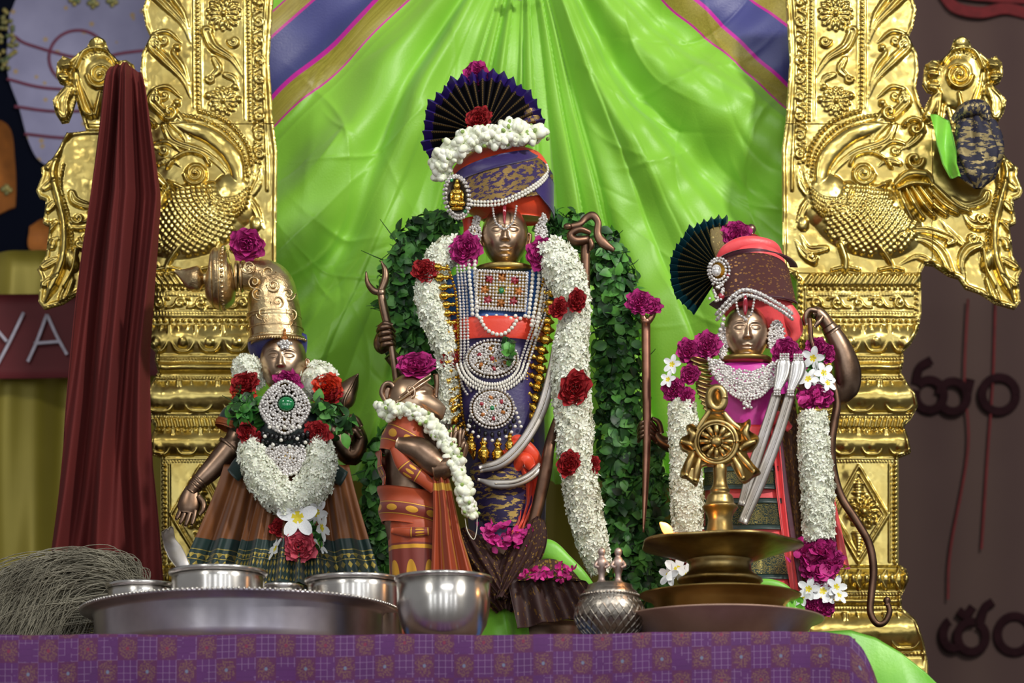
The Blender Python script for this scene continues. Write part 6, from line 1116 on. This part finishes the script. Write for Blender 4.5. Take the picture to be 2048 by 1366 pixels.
sheet(mb, spn, 20, 44, thick=2.2); mb.build('handle', silver, -0.33, sp); mb = MB(); ellip(mb, (378, 1230, 20), (26, 8, 22)); mb.build('bowl_end', silver, -0.33, sp)
# whisk of pale hair
wk = thing('hair_whisk', 100, B(-0.12), -0.12, 'big tuft of pale grey animal hair of a ritual whisk beside the tray', 'whisk')
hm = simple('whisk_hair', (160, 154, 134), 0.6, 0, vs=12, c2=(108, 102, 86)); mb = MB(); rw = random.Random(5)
for i in range(3600):
    a = rw.random(); top = (150+rw.gauss(0, 34), 1100+abs(rw.gauss(0, 1))*26, rw.gauss(0, 26)); q = rw.random(); sx = -1 if q < 0.72 else 1; x0 = 285-20*a+rw.gauss(0, 6); y0 = 1205+rw.gauss(0, 14)
    L = rw.uniform(0.6, 1.0); arch_h = 1098+abs(rw.gauss(0, 1))*42+rw.random()*70; mx = 165+rw.gauss(0, 40); ex = mx-rw.uniform(90, 260)*L; ey = min(arch_h+rw.uniform(70, 210), B(-0.12)-8)
    z = rw.gauss(0, 28); P = [(x0, y0, z*.4), ((x0+mx)/2+18, arch_h+(y0-arch_h)*0.22, z*0.8), (mx, arch_h, z), ((mx+ex)/2-10, arch_h+(ey-arch_h)*0.22, z+6), (ex, ey, z+10)]
    tube(mb, P, [0.9, 0.9, 0.9, 0.8, 0.3], seg=3, n=4, cap=False)
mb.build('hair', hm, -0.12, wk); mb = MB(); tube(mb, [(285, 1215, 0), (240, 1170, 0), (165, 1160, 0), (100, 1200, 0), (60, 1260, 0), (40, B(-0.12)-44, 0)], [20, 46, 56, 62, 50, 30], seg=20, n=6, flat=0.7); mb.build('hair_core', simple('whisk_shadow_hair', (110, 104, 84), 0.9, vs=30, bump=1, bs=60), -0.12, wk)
tube(mb := MB(), [(285, 1205, 0), (300, 1250, 0), (305, B(-0.12)-2, 0)], [12, 10, 10], seg=16); mb.build('handle', silver, -0.12, wk)

# oil lamp on its dish and plate
Yo = -0.40; b = B(Yo); cx = 1440
P = thing('copper_plate', cx, b, Yo, 'wide low copper plate under the brass dish and oil lamp', 'plate'); mb = MB(); py_ = 1242; lathe(mb, cx, [(1, b), (130, b), (150, b-4), (186, py_+8), (206, py_), (209, py_-3), (205, py_-4), (184, py_+3), (148, b-8), (1, b-8)], 110); mb.build('plate', copperp, Yo, P)
dz = b-9
Dd = thing('brass_dish', cx, dz, Yo, 'brass dish with a flat flaring rim holding the oil lamp', 'dish'); mb = MB(); ry_ = 1194; lathe(mb, cx, [(1, dz), (106, dz), (112, dz-4), (132, ry_+16), (142, ry_+4), (158, ry_), (163, ry_-3), (158, ry_-4), (140, ry_-1), (128, ry_+12), (104, dz-6), (1, dz-6)], 100); mb.build('dish', brassd, Yo, Dd)
lp = thing('oil_lamp', cx, dz-7, Yo, 'tall brass oil lamp topped by a discus finial with one lit wick', 'lamp')
mb = MB(); q = dz-7; lathe(mb, cx, [(1, q), (78, q), (82, q-4), (66, q-14), (58, q-30), (60, 1172), (66, 1168)], 80); lathe(mb, cx, [(60, 1172), (80, 1168), (86, 1163), (84, 1158), (70, 1150), (63, 1142), (62, 1128), (68, 1122), (66, 1118), (62, 1114), (1, 1114)], 80); mb.build('foot', brass, Yo, lp)
mb = MB()
def fl(a, y): return 1.0 if y > 1104 else 1+0.035*math.cos(a*5)+0.02*abs(math.cos(a*2.5))
lathe(mb, cx, [(62, 1124), (72, 1121), (100, 1111), (136, 1099), (157, 1093), (159, 1091), (158, 1087), (154, 1086), (134, 1090), (100, 1100), (60, 1104), (20, 1105)], 120, mod=fl); bl = mb.build('oil_bowl', brass, Yo, lp)
for k in range(5):
    a = 2*PI*k/5+0.35; mb = MB(); tube(mb, [(cx+125*math.cos(a), 1094, 125*math.sin(a)), (cx+150*math.cos(a), 1087, 150*math.sin(a))], [6, 3], seg=8); mb.build('wick', thread, Yo, bl)
mb = MB(); lathe(mb, cx, [(22, 1102), (26, 1096), (28, 1070), (25, 1050), (24, 1038), (28, 1026), (34, 1018), (36, 1013), (30, 1009), (27, 1000), (25, 992), (19, 986), (20, 980), (15, 970), (13, 955), (14, 940), (12, 930)], 56, smoothn=3); mb.build('stem', brass, Yo, lp)
fin = MB(); outl = smoothpoly([(1432, 768), (1452, 782), (1456, 806), (1447, 826), (1462, 842), (1486, 846), (1500, 838), (1502, 850), (1500, 862), (1516, 872), (1518, 884), (1506, 902), (1494, 906), (1508, 930), (1522, 946), (1508, 954), (1496, 964), (1486, 966), (1474, 952), (1462, 930), (1444, 938), (1424, 932), (1404, 934), (1400, 952), (1394, 972), (1384, 966), (1374, 958), (1360, 952), (1366, 930), (1376, 908), (1364, 900), (1358, 886), (1364, 874), (1376, 868), (1372, 852), (1384, 848), (1394, 856), (1402, 838), (1414, 824), (1410, 800), (1416, 780)], 3)
plate(fin, outl, -9, 8, bev=0.03)
F_ = fin.build('discus_finial', brass, Yo, lp)
mb = MB(); cx2, cy2 = 1432, 886
tube(mb, polar(cx2, cy2, 42, 30, d=8)+[(cx2+42, cy2, 8)], 4.5, seg=8, n=2); tube(mb, polar(cx2, cy2, 36, 30, d=9)+[(cx2+36, cy2, 9)], 2, seg=6, n=2)
for k in range(12): a = 2*PI*k/12; tube(mb, [(cx2+13*math.cos(a), cy2+13*math.sin(a), 10), (cx2+22*math.cos(a), cy2+22*math.sin(a), 13), (cx2+31*math.cos(a), cy2+31*math.sin(a), 10)], [3, 5.2, 5.6], seg=10, n=4)
ellip(mb, (cx2, cy2, 10), (12, 12, 8), 20, 10); mb.build('petal_wheel', brass, Yo, F_)
mb = MB(); tube(mb, [(1433+15*math.cos(a), 798+21*math.sin(a), 6) for a in np.linspace(0, 2*PI, 20)], 8, seg=10, n=2); tube(mb, [(1420, 822, 8), (1404, 846, 8), (1394, 862, 8)], [5, 6, 5], seg=8); tube(mb, [(1446, 826, 8), (1462, 846, 8), (1480, 860, 8)], [5, 6, 5], seg=8)
for P3 in ([(1388, 905, 6), (1378, 930, 8), (1372, 952, 6)], [(1400, 915, 6), (1394, 940, 8), (1390, 962, 6)], [(1474, 905, 6), (1492, 928, 8), (1508, 946, 6)], [(1466, 915, 6), (1478, 938, 8), (1486, 958, 6)], [(1376, 860, 6), (1386, 872, 9), (1380, 888, 6)], [(1496, 850, 6), (1490, 868, 9), (1500, 886, 6)], [(1362, 884, 6), (1378, 890, 9), (1388, 900, 6)], [(1510, 884, 6), (1494, 890, 9), (1480, 900, 6)]): tube(mb, P3, [4, 7, 5], seg=10, n=4)
mb.build('ribbon_relief', brass, Yo, F_); mb = MB(); ellip(mb, (1434, 798, 2), (12, 18, 3)); mb.build('dark_eye', simple('old_brass', (60, 44, 26), 0.5, 1), Yo, F_)
t = NT('flame'); t.b.inputs['Emission Color'].default_value = (1.0, 0.36, 0.07, 1); t.b.inputs['Emission Strength'].default_value = 3.5; fm_ = t.set((1, 0.6, 0.2, 1), 0.5)
wkx, wkd = 1330, 96
mb = MB(); tube(mb, [(wkx+8, 1084, wkd), (wkx+2, 1078, wkd), (wkx-5, 1070, wkd), (wkx-14, 1062, wkd)], [5, 9, 8, 1.5], seg=16, n=6); o = mb.build('flame', fm_, Yo, lp)
l = bpy.data.lights.new('flame_light', 'POINT'); l.energy = 0.35; l.color = (1, 0.45, 0.15); l.shadow_soft_size = 0.01; lo = bpy.data.objects.new('flame_light', l); COL.objects.link(lo); lo.location = WP([(wkx-4, 1052, wkd+4)], Yo)[0]
# small lidded silver pot
Yp = -0.46; b = B(Yp); pot = thing('lidded_silver_pot', 1218, b, Yp, 'squat silver pot with a lattice pattern and two tiny figures on its lid', 'pot'); cx = 1220
mb = MB(); lathe(mb, cx, [(1, b), (50, b), (53, b-4), (44, b-12), (40, b-16), (50, b-22), (64, b-40), (71, b-62), (68, b-82), (58, b-96), (56, b-100)], 72); bd_ = mb.build('pot_body', silverc, Yp, pot)
mb = MB()
for k in range(26):
    for sgn in (-1, 1):
        a0 = 2*PI*k/26; P3 = []
        for q in np.linspace(0, 1, 9): r_ = np.interp(q, [0, .25, .5, .75, 1], [50, 64, 71.5, 69, 60]); a = a0+sgn*q*0.75; P3.append((cx+r_*math.cos(a), b-20-74*q, r_*math.sin(a)))
        tube(mb, P3, 1.7, seg=5, n=2)
mb.build('lattice', silverc, Yp, bd_)
mb = MB(); lathe(mb, cx, [(57, b-98), (58, b-104), (52, b-112), (46, b-116), (44, b-124), (30, b-128), (1, b-129)], 60); ld = mb.build('lid', silverc, Yp, pot); mb = MB(); stones(mb, polar(cx, b-104, 57, 60, ry=0.01), 1) if False else stones(mb, [(cx+58*math.cos(2*PI*k/52), b-102, 58*math.sin(2*PI*k/52)) for k in range(52)], 3); mb.build('beaded_edge', silverc, Yp, ld)
for x, hh in ((1203, 0), (1236, 3)):
    mb = MB(); y = b-124; lathe(mb, x, [(14, y+2), (12, y-4), (7, y-8), (6, y-18), (8, y-26), (11, y-36), (12, y-44), (8, y-52), (5, y-56), (6.5, y-60), (7.5, y-65), (6, y-70), (2, y-73)], 20, cd=8, smoothn=2); tube(mb, [(x+9, y-44, 12), (x+13, y-36, 18), (x+6, y-32, 20)], [4, 3.4, 3], seg=8); tube(mb, [(x-9, y-44, 12), (x-13, y-36, 18), (x-5, y-32, 20)], [4, 3.4, 3], seg=8); mb.build('lid_figure', simple('figure_silver%d' % x, (190, 168, 158), 0.45, 0.8), Yp, ld)

# ------------------------------------------------------------------ cloths on the table
t = NT('purple_brocade'); u_, v_ = t.uvxy(); mp = t.n('Mapping'); t.l(t.co('UV'), mp.inputs[0]); mp.inputs['Scale'].default_value = (1, 1, 1)
cellx = t.math('DIVIDE', u_, 39.5); celly = t.math('DIVIDE', v_, 47.0); row = t.math('FLOOR', celly); ux = cellx; fx = t.math('SUBTRACT', t.math('FRACT', ux), 0.5); fy = t.math('SUBTRACT', t.math('FRACT', celly), 0.5)
par = t.math('MODULO', t.math('ADD', t.math('FLOOR', ux), row), 2.0); par = t.math('ABSOLUTE', par); isf = t.math('GREATER_THAN', par, 0.5)
v3 = t.n('CombineXYZ'); t.l(u_, v3.inputs[0]); t.l(v_, v3.inputs[1]); nz = t.noise(0.13, 5, v3.outputs[0]); nz2 = t.noise(0.30, 3, v3.outputs[0])
rad = t.math('SQRT', t.math('ADD', t.math('MULTIPLY', fx, fx), t.math('MULTIPLY', fy, fy))); fig = t.math('LESS_THAN', t.math('ADD', rad, t.math('MULTIPLY', t.math('SUBTRACT', nz, 0.5), 0.8)), 0.45); hole = t.math('GREATER_THAN', nz2, 0.50)
fig = t.math('MULTIPLY', t.math('MULTIPLY', fig, hole), isf); eye = t.math('MULTIPLY', t.math('LESS_THAN', rad, 0.08), isf)
g1_ = t.math('LESS_THAN', t.math('FRACT', t.math('DIVIDE', u_, 13.1)), 0.07); g2_ = t.math('LESS_THAN', t.math('FRACT', t.math('DIVIDE', v_, 13.3)), 0.06); grid = t.math('MULTIPLY', t.math('MAXIMUM', g1_, g2_), t.math('SUBTRACT', 1, isf))
zari = t.math('MULTIPLY', t.math('GREATER_THAN', t.noise(0.02, 3, v3.outputs[0]), 0.42), 0.6)
bg = t.mix(t.noise(0.012, 3, v3.outputs[0]), lin((86, 22, 98)), lin((68, 15, 78))); bg2 = t.mix(isf, bg, lin((80, 16, 72))); c1 = t.mix(t.math('MULTIPLY', fig, 0.62), bg2, lin((132, 98, 84))); c2 = t.mix(t.math('MULTIPLY', grid, zari), c1, lin((160, 130, 166))); c3 = t.mix(t.math('MULTIPLY', eye, 0.7), c2, t.mix(t.math('MODULO', t.math('ABSOLUTE', row), 2.0), lin((110, 130, 160)), lin((130, 26, 66))))
purp = t.set(c3, 0.7, t.math('MULTIPLY', fig, 0.35)); t.bump(t.math('ADD', fig, grid), 0.0005)
Yc = -0.60; s = sc(Yc)
def topedge(x): return np.interp(x, [-200, 0, 300, 700, 1000, 1180, 1300, 1420, 1560, 1680, 1710, 1735, 1760, 1800], [1288, 1285, 1278, 1270, 1268, 1266, 1256, 1257, 1250, 1252, 1262, 1290, 1340, 1420])
NX, NV_ = 300, 50; V = []; UV = []
pT = pyT(Yc)
for i in range(NX):
    x = -140+1900*i/(NX-1)
    e = pT-4+np.interp(x, [-200, 1180, 1300, 1420, 1560, 1660], [0, 0, -6, -4, -8, -5])+1.2*math.sin(x*0.021)+np.interp(x, [1650, 1700, 1725, 1745, 1760], [0, 8, 34, 74, 118])
    for j in range(NV_):
        q = j/(NV_-1)
        if q < 0.3: d_ = -30+40*(q/0.3); y = e+0.0; y += 5*max(0, (q/0.3-0.5))**2; tl = q*120
        else: k = (q-0.3)/0.7; d_ = 10+6*math.sin(min(k*6, 1.57))+(4*math.sin(x*0.018+1)+2.5*math.sin(x*0.041))*min(k*2, 1)+12*k; y = e+1.2+260*k; tl = 36+260*k
        V.append((x, y, d_)); UV.append((x, tl+0.02*x))
mb = MB(); mb.add(V, gridF(NX, NV_), UV); mb2 = mb
B_ = np.array(V); B_[:, 2] -= 3; B_[:, 1] += 2; mb.add(B_, [f[::-1] for f in gridF(NX, NV_)], UV); o = mb.build('table_cloth', purp, Yc); tag(o, 'purple brocade cloth with gold grid and flower motifs covering the front table', 'cloth')
mb = MB(); sheet(mb, lambda u, v: (760+640*u, pyT(-0.52)-6+5*math.sin(u*9)+24*v**2, -60+70*v), 50, 10, thick=2); sheet(mb, lambda u, v: (1560+170*u, pyT(-0.52)-14+20*v+6*u*u*4, -30+40*v), 20, 8, thick=2); o = mb.build('blue_underlay', bluec, -0.52); tag(o, 'bright blue cloth showing in slivers between table cloth and vessels', 'cloth')
mb = MB()
def gd(u, v): x = 1636+262*u; y = np.interp(x, [1636, 1700, 1750, 1800, 1850, 1898], [1264, 1261, 1275, 1305, 1345, 1392])+240*v*(1-0.4*u); return (x+30*v, y, 6+70*v*(1-v*.4)+(2+9*v)*math.sin(u*10+v*2))
sheet(mb, gd, 60, 30, thick=3); o = mb.build('lime_cover', limec, -0.30); tag(o, 'lime green silk sloping off the table corner below the gold pillar', 'cloth')
mb = MB(); sheet(mb, lambda u, v: (1560+46*u+16*v, 1168+30*u+95*v, 20*v+6*math.sin(u*8)), 16, 16, thick=2); tube(mb, [(1480, 1184, 10), (1520, 1174, 14), (1560, 1180, 12), (1590, 1200, 8)], [6, 14, 14, 8], flat=0.4, seg=14, n=6); o = mb.build('lime_fold', limec, -0.16); tag(o, 'lime green silk fold peeping out behind the brass dish', 'cloth')
